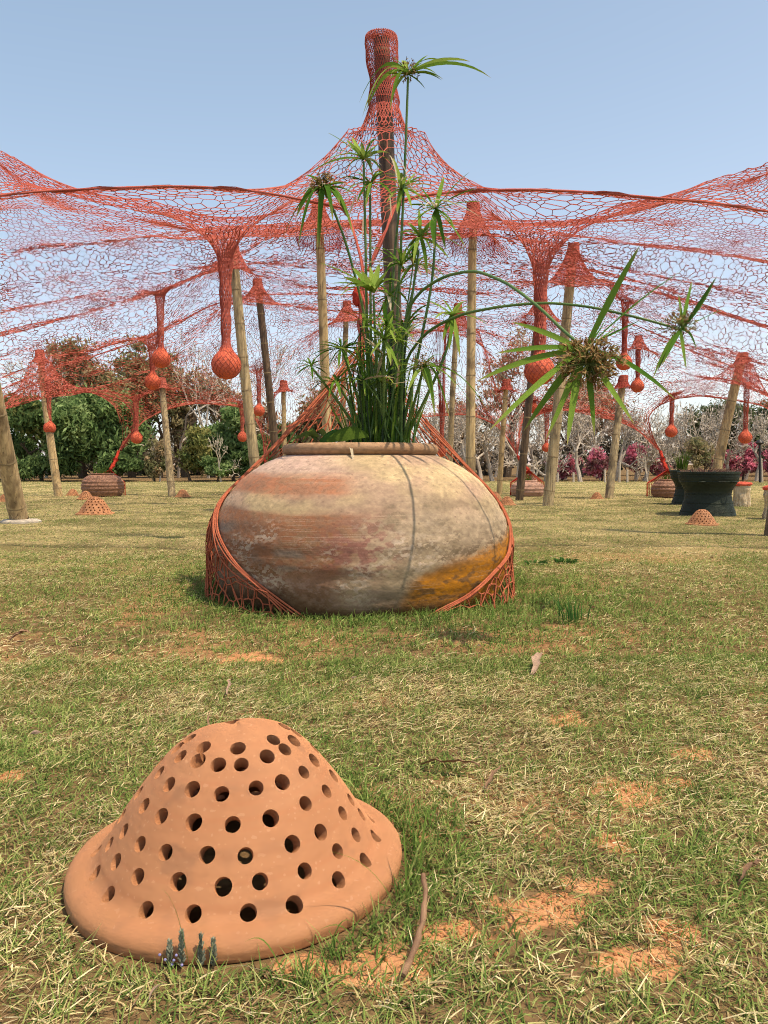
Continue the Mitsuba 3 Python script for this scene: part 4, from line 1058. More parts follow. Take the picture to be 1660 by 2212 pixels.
def drum(i, p, lab, s=1.0):
    Q = P(*p)
    H = 0.515 * s
    prof = [(0.0, 0.0), (0.316, 0.0), (0.305, 0.04), (0.282, 0.11), (0.263, 0.19), (0.255, 0.25), (0.261, 0.29), (0.284, 0.34), (0.316, 0.385), (0.331, 0.43), (0.335, 0.485), (0.348, 0.49), (0.350, 0.512), (0.335, 0.515), (0.318, 0.515), (0.315, 0.44), (0.0, 0.43)]
    pr = np.repeat(np.array(prof) * s, 1, 0)
    key = num('drum_planter', i)
    fine = [pr[0]]
    for a, b in zip(pr, pr[1:]):
        for t in (0.33, 0.66, 1.0): fine.append(a + (b - a) * t)
    fine = np.array(fine); w = (fine[:, 1] > 0.04) & (fine[:, 1] < 0.48) & (fine[:, 0] > 0.2)
    put(key + '__body', tuple(lathe(fine, 64, (Q[0], Q[1], 0))), 'mat_bronze', 35)
    for z, r in ((0.05, 0.301), (0.15, 0.273), (0.255, 0.256), (0.40, 0.323), (0.46, 0.333)):
        a = np.linspace(-np.pi, np.pi, 8, endpoint=False)
        put(key + '__ridge', tuple(lathe(np.stack([r * s + 0.005 * np.cos(a), z * s + 0.006 * np.sin(a)], 1), 64, (Q[0], Q[1], 0), True)), 'mat_bronze', True)
    for sx in (-0.6, 0.5):
        an = -math.pi / 2 + sx
        c = Q * [1, 1, 0] + np.array([math.cos(an) * 0.332 * s, math.sin(an) * 0.332 * s, 0.40 * s])
        tn = np.array([-math.sin(an), math.cos(an), 0]); no = np.array([math.cos(an), math.sin(an), 0])
        t = np.linspace(0, math.pi, 10)
        put(key + '__handle', tube(c + np.cos(t)[:, None] * tn * 0.035 + np.sin(t)[:, None] * no * 0.04, 0.009, 6), 'mat_bronze', True)
    put(key + '__soil', tuple(lathe([(0.318 * s, 0.492 * s), (0.2, 0.50 * s), (0.001, 0.50 * s)], 32, (Q[0], Q[1], 0))), 'mat_soil')
    tag(key, lab, 'planter', 'dark drum-shaped planters')
    return Q


Q1 = drum(0, (1529, 1113, 8.95), 'dark bronze drum planter with flared foot, the nearer of the two')
Q2 = drum(1, (1499, 1091, 11.2), 'dark bronze drum planter mostly hidden behind the nearer drum')


def tuft(key, c, n, h, spread, w, cols, seed, lab, cat='plant', lean=0.5):
    rng = np.random.default_rng(seed); bl, cl = [], []
    for _ in range(n):
        a = rng.uniform(0, 6.28); r = spread * math.sqrt(rng.random())
        b = c + np.array([math.cos(a) * r, math.sin(a) * r, 0])
        t = np.linspace(0, 1, 6)[:, None]; hh = h * rng.uniform(0.5, 1.1)
        out = np.array([math.cos(a), math.sin(a), 0]) * hh * lean * rng.uniform(0.1, 1) + rng.normal(0, 0.08 * hh, 3) * [1, 1, 0]
        v, f = ribbon(b + np.array([0, 0, hh]) * (t - 0.25 * t ** 2) + out * t ** 2, w * np.interp(t[:, 0], [0, .4, 1], [.7, 1, .05]), rng.normal(size=3))
        bl.append((v, f)); cl.append(np.tile(np.array(cols[rng.integers(0, len(cols))]) * rng.uniform(0.8, 1.2), (len(v), 1)))
    v, f = join(bl)
    scene[key] = mikit.ply((v, f), 'mat_leaf', color=np.vstack(cl))
    tag(key, lab, cat)


GR = [(0.10, 0.17, 0.03), (0.15, 0.21, 0.04), (0.07, 0.12, 0.025)]
tuft('tall_grass_plant', np.array([Q2[0] - 0.2, Q2[1] - 0.05, 0.49]), 60, 0.42, 0.07, 0.014, GR, 5, 'tall green grass tuft rising from the rear dark planter', lean=0.35)
tuft('dry_bedding_plant', np.array([Q1[0] - 0.03, Q1[1], 0.49]), 150, 0.09, 0.29, 0.012, [(0.22, 0.13, 0.10), (0.16, 0.08, 0.07), (0.26, 0.20, 0.13)], 6, 'low withered purple brown plants in the nearer dark planter', lean=1.2)


def stool(i, p, r, h, lab):
    Q = P(*p); key = num('log_stool', i)
    rng = np.random.default_rng(i)
    z = np.linspace(-0.02, h, 16)
    rad = r * (1 + 0.05 * np.sin(z * 20 + i) + 0.06 * (z < 0.06) + 0.10 * np.exp(-((z - h * 0.82) / 0.02) ** 2))
    v, f = tube(np.stack([z * 0 + Q[0], z * 0 + Q[1], z], 1), rad, 18)
    v[:, :2] += 0.006 * np.sin(v[:, 2:3] * 30 + v[:, :1] * 40)
    put(key + '__trunk', (v, f), 'mat_log', 50)
    prof = [(0.0, h + 0.055), (r * 0.7, h + 0.052), (r * 1.12, h + 0.038), (r * 1.2, h + 0.02), (r * 1.12, h + 0.003), (r * 0.9, h - 0.004), (0.0, h - 0.004)]
    v, f = lathe(prof, 28, (Q[0], Q[1], 0))
    v[:, 2] += 0.006 * np.sin(v[:, 0] * 40) * np.sin(v[:, 1] * 37)
    put(key + '__cushion', (v, f), 'mat_cushion', 60)
    tag(key, lab, 'stool', 'log stools with red tops')


stool(0, (1603, 1092, 10.8), 0.112, 0.30, 'log stool with red top standing right behind the dark planter')
stool(1, (1673, 1122, 8.3), 0.105, 0.32, 'log stool with red top cut off by the right edge')

# ------------------------------------------------------------------ lawn grass
def lawn():
    rng = np.random.default_rng(11)
    wide = 0.56

    def field(y0, y1, dens, m):
        """roots of grass tufts and the way each blade points out of its tuft"""
        n = int((dens * wide * (y1 * y1 - y0 * y0) + dens * 0.3 * (y1 - y0)) / m)
        y = np.sqrt(rng.uniform(y0 * y0, y1 * y1, n)); x = rng.uniform(-1, 1, n) * (wide * y + 0.15)
        x, y = np.repeat(x, m), np.repeat(y, m)
        dx, dy = rng.normal(0, 0.008, n * m), rng.normal(0, 0.008, n * m)
        return x + dx, y + dy, np.arctan2(dy, dx) + rng.normal(0, 0.5, n * m), np.repeat(rng.random(n), m)

    def nz(x, y, s, k=0):
        return 0.5 + 0.25 * (np.sin(x * s * 1.1 + y * s * 0.7 + k) * np.sin(y * s * 1.3 - x * s * 0.4 + 2 * k + 1) + np.sin(x * s * 2.3 - y * s * 1.9 + 3 * k) * np.sin(y * s * 2.1 + x * s * 1.7 + k)) 

    V, F, C, at = [], [], [], 0
    for (y0, y1, dens, ls, ws, seg) in ((0.72, 2.3, 54000, 1.0, 1.0, 2), (2.3, 5.2, 13500, 1.05, 1.4, 2), (5.2, 11.0, 3000, 1.1, 2.4, 1), (11.0, 27.5, 480, 1.25, 5.0, 1), (-0.8, 2.6, 9000, 1.0, 1.9, 1), (2.6, 7.0, 3000, 1.1, 2.6, 1), (7.0, 20.0, 420, 1.2, 4.5, 1)):
        if len(V) < 4:
            x, y, head, tu = field(y0, y1, dens, 6 if y0 < 5 else 3)
        else:                                                    # the lawn on either hand
            m = 4; n = int(dens * (y1 - y0) * 4.4 / m)
            y = rng.uniform(y0, y1, n); e = wide * np.maximum(y, 0) + 0.15 * (y > 0.72)
            x = np.where(y < 0.72, rng.uniform(-2.2, 2.2, n), (e + rng.uniform(0, 2.2, n)) * rng.choice([-1, 1], n))
            x, y, tu = np.repeat(x, m), np.repeat(y, m), np.repeat(rng.random(n), m)
            dx, dy = rng.normal(0, 0.010, len(x)), rng.normal(0, 0.010, len(x))
            x, y, head = x + dx, y + dy, np.arctan2(dy, dx)
            far_side = np.hypot(x, y) > 0.25; x, y, head, tu = x[far_side], y[far_side], head[far_side], tu[far_side]
        b = bare(x, y); keep = rng.random(len(x)) > b * 0.66
        d1 = np.hypot(x - DX, y - DY); keep &= d1 > 0.255
        dj = np.hypot(x - JX, y - JY); keep &= dj > 0.60
        for Q, r in ((Q1, 0.3), (Q2, 0.3)): keep &= np.hypot(x - Q[0], y - Q[1]) > r
        clump = nz(x, y, 9) * 0.5 + nz(x, y, 23, 2) * 0.5
        keep &= rng.random(len(x)) < 0.45 + 0.9 * clump
        x, y, head, tu = x[keep], y[keep], head[keep], tu[keep]; n = len(x)
        d1 = np.hypot(x - DX, y - DY); dj = np.hypot(x - JX, y - JY)
        lush = np.exp(-np.clip(dj - 0.66, 0, 9) / 0.32) + 0.8 * np.exp(-np.clip(d1 - 0.26, 0, 9) / 0.07) * (x > DX - 0.1) * (1.0 * (x > DX + 0.12) + 0.35) + 0.45 * np.exp(-((x - 0.7) ** 2 / 0.5 + (y - 3.0) ** 2 / 0.5))
        g = np.clip(0.61 + 0.95 * (nz(x, y, 2.3, 1) - 0.5) + 0.95 * (nz(x, y, 9, 4) - 0.5) + 0.9 * lush - np.clip((y - 4) * 0.03, 0, 0.20) + 0.75 * (tu - 0.5) + rng.normal(0, 0.08, n), 0, 1)
        dry = rng.random(n) > 0.18 + 0.80 * g
        L = rng.gamma(7, 0.0042, n) * ls * (0.55 + 0.5 * nz(x, y, 13)) * (1 + 0.42 * np.clip(lush, 0, 1.2)) * np.where(dry, 0.95, 1.0)
        w = rng.uniform(0.0011, 0.0025, n) * ws * np.where(dry, 0.85, 1.0) * (1 + 0.25 * np.clip(lush, 0, 1))
        tilt = np.where(dry, rng.uniform(0.02, 0.45, n), rng.uniform(0.15, 1.15, n)) + 0.35 * np.clip(lush, 0, 1) * ~dry
        head = np.where(dry, rng.uniform(0, 2 * np.pi, n), head)
        out = np.stack([np.cos(head), np.sin(head)], 1)
        sd = np.stack([-np.sin(head), np.cos(head), np.zeros(n)], 1) * np.cos(0.7 * rng.normal(size=n))[:, None] + np.array([0, 0, 1]) * 0.3
        sd /= np.linalg.norm(sd, axis=1, keepdims=True)
        z0 = gz(x, y) - 0.002 + np.where(dry, rng.uniform(0, 0.012, n), 0)
        p0 = np.stack([x, y, z0], 1)
        d0 = np.stack([out[:, 0] * np.cos(tilt), out[:, 1] * np.cos(tilt), np.sin(tilt)], 1)
        t2 = tilt - rng.uniform(0.1, 0.9, n) * np.where(dry, 0.4, 1)
        d2 = np.stack([out[:, 0] * np.cos(t2), out[:, 1] * np.cos(t2), np.sin(t2)], 1)
        p1 = p0 + d0 * (L * 0.5)[:, None]; p2 = p1 + d2 * (L * 0.5)[:, None]
        p2[:, 2] = np.maximum(p2[:, 2], gz(p2[:, 0], p2[:, 1]) + 0.002)
        gcol = np.array([(0.095, 0.165, 0.038), (0.18, 0.25, 0.065), (0.31, 0.35, 0.12)])[rng.integers(0, 3, n)]
        gcol = gcol * (1 - 0.35 * np.clip(lush, 0, 1))[:, None] + np.array([0.085, 0.17, 0.03]) * 0.35 * np.clip(lush, 0, 1)[:, None]
        dcol = np.array([(0.56, 0.47, 0.25), (0.45, 0.36, 0.18), (0.66, 0.58, 0.35), (0.26, 0.17, 0.095), (0.40, 0.38, 0.17)])[rng.integers(0, 5, n)]
        col = np.where(dry[:, None], dcol, gcol) * rng.uniform(0.72, 1.25, (n, 1)) * (0.80 + 0.52 * (0.5 * nz(x, y, 5.5, 6) + 0.5 * nz(x, y, 17, 3)))[:, None]
        h = (w / 2)[:, None]
        if seg == 2:
            v = np.stack([p0 - sd * h, p0 + sd * h, p1 - sd * h * 0.85, p1 + sd * h * 0.85, p2], 1)
            tri = np.array([[0, 1, 3], [0, 3, 2], [2, 3, 4]]); k = 5
        else:
            v = np.stack([p0 - sd * h, p0 + sd * h, p2], 1)
            tri = np.array([[0, 1, 2]]); k = 3
        V.append(v.reshape(-1, 3)); F.append((np.arange(n)[:, None, None] * k + tri).reshape(-1, 3) + at); at += n * k
        C.append(np.repeat(col, k, 0))
    scene['lawn_grass'] = mikit.ply((np.vstack(V), np.vstack(F)), 'mat_grass', color=np.vstack(C))
    tag('lawn_grass', 'patchy short lawn of green and straw coloured grass blades', 'grass', kind='stuff')


lawn()

# ------------------------------------------------------------------ bits lying on the lawn
def litter():
    rng = np.random.default_rng(8)

    def ground_at(px, py):
        d = FWD + np.array([1.0, 0, 0]) * (px - 830) / 1640 - UP * (py - 1106) / 1640
        return EYE + d * (0.6 / -d[2])

    def leaf(key, a, b, w, lift, curl, lab, cat='leaf'):
        a, b = ground_at(*a), ground_at(*b)
        n = 12; s = np.linspace(0, 1, n)
        pts = a + (b - a) * s[:, None]; pts[:, 2] = gz(pts[:, 0], pts[:, 1]) + 0.012 + lift * np.sin(s * np.pi) + 0.02 * s
        pts += rng.normal(0, 0.0022, pts.shape)
        v, f = ribbon(pts, w * 0.75 * rng.uniform(0.75, 1.15, n) * np.sin(np.pi * np.clip(s * .9 + .06, 0, 1)) ** 0.7, np.cross(b - a, [0, 0.4, 1.0]), curl)
        scene[key] = mikit.ply((v, f), 'mat_paleleaf' if 'pale' in lab else 'mat_deadleaf', smooth=True)
        tag(key, lab, cat)

    leaf('dead_leaf', (22, 1384), (70, 1382), 0.028, 0.022, -0.9, 'curled dark brown dead leaf on the grass at far left')
    leaf('dead_leaf_001', (1152, 1468), (1168, 1438), 0.036, 0.012, 0.5, 'pale pinkish dead leaf on grass right of the jar')
    leaf('dead_leaf_002', (905, 1660), (1042, 1690), 0.017, 0.008, 0.7, 'long dark curled dead leaf lying right of the front dome')
    leaf('dead_leaf_003', (1600, 1930), (1655, 1915), 0.014, 0.006, 0.6, 'brown dead leaf on the grass by the right edge of the front lawn')
    leaf('dead_leaf_004', (450, 1590), (458, 1560), 0.006, 0.01, 0.4, 'thin upright dry leaf behind the top of the front dome')
    leaf('dead_leaf_005', (1050, 1720), (1085, 1690), 0.012, 0.006, 0.8, 'grey crumpled dead leaf at the end of the long curled leaf')
    leaf('dead_leaf_006', (150, 1395), (190, 1388), 0.02, 0.008, -0.6, 'small dark dead leaf right of the curled leaf at far left')
    leaf('dead_leaf_007', (490, 1500), (500, 1480), 0.010, 0.008, 0.6, 'small pale dead leaf on the grass between jar and front dome')
    a, b = ground_at(868, 2150), ground_at(915, 1995)
    s = np.linspace(0, 1, 14)[:, None]
    pts = a + (b - a) * s; pts[:, 2] = gz(pts[:, 0], pts[:, 1]) + 0.014 + 0.045 * s[:, 0] ** 1.5; pts[:, 0] += 0.010 * np.sin(s[:, 0] * 3.1)
    scene['stick'] = mikit.ply(tube(pts + rng.normal(0, 0.0011, pts.shape), np.linspace(0.0044, 0.0031, 14) * (1 + 0.16 * np.sin(np.arange(14) * 1.7)), 8), 'mat_deadleaf', smooth=True)
    tag('stick', 'short dry brown stick standing in the grass at the lower middle', 'stick')
    # grey green spiky weed at the rim of the front dome
    base = ground_at(415, 2100)
    for i, (px, h) in enumerate(((352, 0.028), (378, 0.042), (420, 0.036), (446, 0.030))):
        c = base + np.array([(px - 400) / 1640 * 0.90, rng.normal(0, 0.004), 0.0])
        bl, cl = [], []
        for _ in range(90):
            z = rng.random(); a = rng.uniform(0, 6.28); r = 0.0055 * (1 - 0.55 * z)
            q = c + np.array([0, 0, 0.006 + h * z])
            e = q + np.array([math.cos(a) * r, math.sin(a) * r, 0.006])
            v, f = segs([q], [e], [0.0013], 3, [0.0007]); bl.append((v, f)); cl.append(np.tile(np.array((0.22, 0.24, 0.18)) * rng.uniform(.6, 1.3), (len(v), 1)))
        v, f = join(bl)
        put('flower_weed__flower_spike', (v, f), 'mat_seed', color=np.vstack(cl))
        if i < 2:
            v, f = join([tm(trimesh.creation.icosphere(1, 0.0017).apply_translation(c + [rng.normal(0, 0.006), -0.006, 0.012 + 0.006 * k])) for k in range(3)])
            put('flower_weed__petals', (v, f), 'mat_seed', color=np.tile([[0.26, 0.25, 0.48]], (len(v), 1)))
    tag('flower_weed', 'tiny grey green flower spikes with violet petals at the front dome rim', 'plant')
    for i, (px, py, n, h, lab) in enumerate(((1157, 1222, 34, 0.045, 'low green leafy weed on the lawn right of the jar, left of its pair'), (1220, 1218, 34, 0.05, 'low green leafy weed farther right on the lawn beside its twin'), (1240, 1350, 30, 0.16, 'thin taller grass tuft on the lawn right of the jar'))):
        c = ground_at(px, py); c[2] = 0
        tuft(num('lawn_weed', i), c, n, h, 0.06, 0.02 if i < 2 else 0.006, [(0.05, 0.13, 0.03), (0.07, 0.16, 0.04)], 30 + i, lab, lean=1.2 if i < 2 else 0.5)
    # long single blades leaning over the front dome
    bl, cl = [], []
    for (a, b, h) in (((415, 2120), (350, 1920), .12), ((890, 2010), (715, 1840), .12), ((620, 2130), (530, 2035), .05), ((800, 2090), (690, 2010), .05), ((770, 2060), (840, 1960), .07), ((700, 2110), (760, 1990), .06), ((880, 1960), (870, 1780), .09), ((905, 1900), (930, 1740), .08)):
        A_, B_ = ground_at(*a), ground_at(*a)
        d = FWD + np.array([1.0, 0, 0]) * (b[0] - 830) / 1640 - UP * (b[1] - 1106) / 1640
        t = (h - 0.6) / d[2]; B_ = EYE + d * t
        s = np.linspace(0, 1, 10)[:, None]
        pts = A_ + (B_ - A_) * s; pts[:, 2] += 0.05 * np.sin(s[:, 0] * np.pi) * 0.5
        v, f = ribbon(pts, 0.0028 * np.interp(s[:, 0], [0, .5, 1], [1, .9, .1]), None, 0.3); bl.append((v, f)); cl.append(np.tile([[0.12, 0.20, 0.04]], (len(v), 1)))
    v, f = join(bl)
    scene['long_grass'] = mikit.ply((v, f), 'mat_leaf', color=np.vstack(cl))
    tag('long_grass', 'long single grass blades leaning over the front dome', 'grass', kind='stuff')


litter()


def crumbs():
    rng = np.random.default_rng(15)
    v0, f0 = tm(trimesh.creation.icosphere(0, 1.0))
    parts, n = [], 0
    while n < 900:
        cx, cy, rx, ry = PATCH[rng.integers(0, 13)]
        x, y = cx + rng.normal(0, rx * 0.6), cy + rng.normal(0, ry * 0.6)
        if y < 0.75 or math.hypot(x - DX, y - DY) < 0.26: continue
        r = 0.0012 + 0.0026 * rng.random() ** 4
        parts.append((v0 * r * rng.uniform(0.6, 1.3, 3) * (1 + rng.normal(0, 0.15, v0.shape)) + [x, y, float(gz(x, y)) + r * 0.3], f0)); n += 1
    scene['soil_crumbs'] = mikit.ply(join(parts), 'mat_crumb')
    tag('soil_crumbs', 'loose crumbs of orange earth on the bare patches', 'soil', kind='stuff')


crumbs()


def leaf_litter():
    rng = np.random.default_rng(33)
    parts, cols = [], []
    for _ in range(150):
        y = math.sqrt(rng.uniform(0.8 ** 2, 5.0 ** 2)); x = rng.uniform(-1, 1) * (0.56 * y + 0.1)
        if math.hypot(x - DX, y - DY) < 0.27 or math.hypot(x - JX, y - JY) < 0.75: continue
        l = rng.uniform(0.008, 0.028); a = rng.uniform(0, 6.28); n = 6; t = np.linspace(0, 1, n)
        p = np.array([x, y, float(gz(x, y)) + rng.uniform(0.008, 0.02)]) + np.stack([np.cos(a + 0.8 * t) * l * t, np.sin(a + 0.8 * t) * l * t, 0.25 * l * np.sin(t * 3.1) * rng.uniform(-0.3, 1)], 1)
        v, f = ribbon(p, l * rng.uniform(0.15, 0.45) * np.sin(np.pi * (t * 0.9 + 0.05)) * rng.uniform(0.7, 1.2, n), rng.normal(0, 0.5, 3) + [0, 0, 0.4], rng.uniform(-0.6, 0.8))
        parts.append((v, f)); cols.append(np.tile(np.array([(0.20, 0.11, 0.06), (0.30, 0.20, 0.12), (0.13, 0.07, 0.045), (0.36, 0.26, 0.20)][rng.integers(0, 4)]), (len(v), 1)))
    scene['leaf_litter'] = mikit.ply(join(parts), 'mat_leaf', color=np.vstack(cols))
    tag('leaf_litter', 'small scraps of dry brown leaf scattered over the lawn', 'leaf litter', kind='stuff')


leaf_litter()

# ------------------------------------------------------------------ trees and shrubs behind the lawn
def leaf_cloud(rng, blobs, n, size, pal, flat=0.3):
    """n small folded leaves spread in clumps through the blobs (x, y, z, rx, ry, rz)"""
    blobs = np.array(blobs, float)
    w = blobs[:, 3] * blobs[:, 5]; w /= w.sum()
    nc = max(12, n // 45)
    bi = rng.choice(len(blobs), nc, p=w)
    d = rng.normal(size=(nc, 3)); d /= np.linalg.norm(d, axis=1, keepdims=True)
    cc = blobs[bi, :3] + d * blobs[bi, 3:] * (rng.uniform(0.1, 1.0, (nc, 1)) ** 0.5)
    cr = blobs[bi, 3:].mean(1) * rng.uniform(0.12, 0.28, nc)
    k = rng.integers(0, nc, n)
    c = cc[k] + rng.normal(size=(n, 3)) * cr[k][:, None] * [1.25, 1.25, 0.9]
    c[:, 2] = np.maximum(c[:, 2], 0.05)
    a = rng.normal(size=(n, 3)); a /= np.linalg.norm(a, axis=1, keepdims=True); a[:, 2] -= 0.35
    up = rng.normal(size=(n, 3)) * 0.8 + [0, 0, 1.0]
    b = np.cross(a, up); b /= np.linalg.norm(b, axis=1, keepdims=True) + 1e-9
    s = size * rng.uniform(0.6, 1.4, (n, 1))
    v = np.stack([c - a * s, c + b * s * 0.42, c + a * s, c - b * s * 0.42], 1).reshape(-1, 3)
    f = (np.arange(n)[:, None, None] * 4 + np.array([[0, 1, 2], [0, 2, 3]])).reshape(-1, 3)
    pal = np.array(pal)
    tone = pal[rng.integers(0, len(pal), nc)][k] * rng.uniform(0.75, 1.25, (n, 1))
    return v, f, np.repeat(tone, 4, 0)


def branches(rng, base, h, levels, r0, spread=0.6, up=0.5, fork=(2, 3), first=0.35, shrink=0.72):
    A, B, R0, R1, tips = [], [], [], [], []

    def grow(p, d, l, r, k):
        n = 2
        q = p
        for s in range(n):
            d2 = d + rng.normal(0, 0.12, 3); d2 /= np.linalg.norm(d2)
            e = q + d2 * l / n
            A.append(q); B.append(e); R0.append(r * (1 - 0.15 * s)); R1.append(r * (1 - 0.15 * (s + 1)))
            q = e; d = d2
        if k == 0:
            tips.append(q); return
        m = rng.integers(fork[0], fork[1] + 1)
        for j in range(m):
            e = d + rng.normal(0, spread, 3) + np.array([0, 0, up * 0.5])
            e /= np.linalg.norm(e)
            grow(q, e, l * shrink * rng.uniform(0.75, 1.2), r * 0.66, k - 1)

    grow(np.array(base, float), np.array([rng.normal(0, 0.1), rng.normal(0, 0.1), 1.0]), h * first, r0, levels)
    return np.array(A), np.array(B), np.array(R0), np.array(R1), np.array(tips)


def leafy(i, name, px, pw, top, bot, Y, n, size, pal, lab, group, seed, trunk=True, nb=6, mat='mat_darkbark'):
    """a tree whose crown spans px +- pw/2 and from top to bot (readings) at distance Y"""
    rng = np.random.default_rng(seed)
    c = P(px, 1040, Y); zt, zb = P(px, top, Y)[2], max(0.12, P(px, bot, Y)[2])
    W = pw / 1640 * Y / 2
    key = num(name, i)
    blobs = []
    for b in range(nb):
        u = rng.uniform(-0.62, 0.62); vz = rng.uniform(0.18, 0.82)
        wd = 1 - 0.55 * abs(vz - 0.45)
        blobs.append((c[0] + u * W * wd, Y + rng.uniform(-0.5, 0.5) * W, zb + vz * (zt - zb), W * rng.uniform(0.32, 0.5), W * 0.45, (zt - zb) * rng.uniform(0.16, 0.26)))
    v, f, cl = leaf_cloud(rng, blobs, n, size, pal)
    put(key + '__crown', (v, f), 'mat_leaf', color=cl, kind='stuff')
    A, B, R0, R1, _ = branches(rng, (c[0], Y, -0.05), zt * 0.72, 3, max(0.04, 0.03 * zt), 0.45, 0.6, (2, 3), 0.34, 0.7)
    put(key + '__trunk', segs(A, B, R0, 6, R1), mat)
    tag(key, lab, 'tree' if 'tree' in name else 'shrub', group)


def bare_tree(i, name, px, Y, top, seed, lab, levels=5, mat='mat_bark', r0=0.07, spread=0.55, flowers=0, fork=(2, 3), col=(0.80, 0.74, 0.68), cat='tree', group='bare trees behind the lawn', first=0.24):
    rng = np.random.default_rng(seed)
    c = P(px, 1040, Y); zt = P(px, top, Y)[2]
    key = num(name, i)
    A, B, R0, R1, tips = branches(rng, (c[0], Y, -0.05), zt, levels, r0, spread, 0.55, fork, first, 0.78)
    k = zt / max(B[:, 2].max(), 0.1); A[:, 2] *= k; B[:, 2] *= k; tips[:, 2] *= k
    R0 = np.maximum(R0, 0.008); R1 = np.maximum(R1, 0.007)
    big = R0 > r0 * 0.5
    put(key + '__trunk', segs(A[big], B[big], R0[big], 6, R1[big]), mat)
    mid = ~big & (R0 > 0.0115); twig = ~big & ~mid
    t = B[twig] - A[twig]; o = np.cross(t, rng.normal(size=t.shape)); o *= (1.3 * R0[twig] / (np.linalg.norm(o, axis=1) + 1e-9))[:, None]
    tape = (np.stack([A[twig] - o, A[twig] + o, B[twig] + o * 0.8, B[twig] - o * 0.8], 1).reshape(-1, 3), np.arange(twig.sum())[:, None] * 4 + np.array([0, 1, 2, 3]))
    put(key + '__branches', join(([segs(A[mid], B[mid], R0[mid], 3, R1[mid])] if mid.any() else []) + ([tape] if twig.any() else [])), mat, kind='stuff')
    if flowers:
        w = tips[rng.integers(0, len(tips), flowers)]
        v, f, cl = leaf_cloud(rng, [(0, 0, 0, 1, 1, 1)], len(w), 0.05, [col])
        v = v.reshape(-1, 4, 3); v = v - v.mean(1, keepdims=True) + w[:, None]
        put(key + '__blossom', (v.reshape(-1, 3), f), 'mat_leaf', color=cl, kind='stuff')
    tag(key, lab, cat, group)


DKG = [(0.076, 0.125, 0.046), (0.105, 0.171, 0.061), (0.147, 0.219, 0.081)]
MDG = [(0.12, 0.197, 0.07), (0.177, 0.266, 0.099), (0.247, 0.335, 0.137)]
OLV = [(0.234, 0.223, 0.113), (0.299, 0.255, 0.14), (0.182, 0.193, 0.094), (0.364, 0.276, 0.165)]
TAN = [(0.382, 0.306, 0.206), (0.466, 0.379, 0.267), (0.303, 0.27, 0.159), (0.443, 0.299, 0.211)]
YEL = [(0.208, 0.23, 0.081), (0.341, 0.33, 0.12), (0.143, 0.187, 0.065)]
MAG = [(0.593, 0.191, 0.273), (0.764, 0.265, 0.377), (0.401, 0.143, 0.186), (0.348, 0.205, 0.19)]

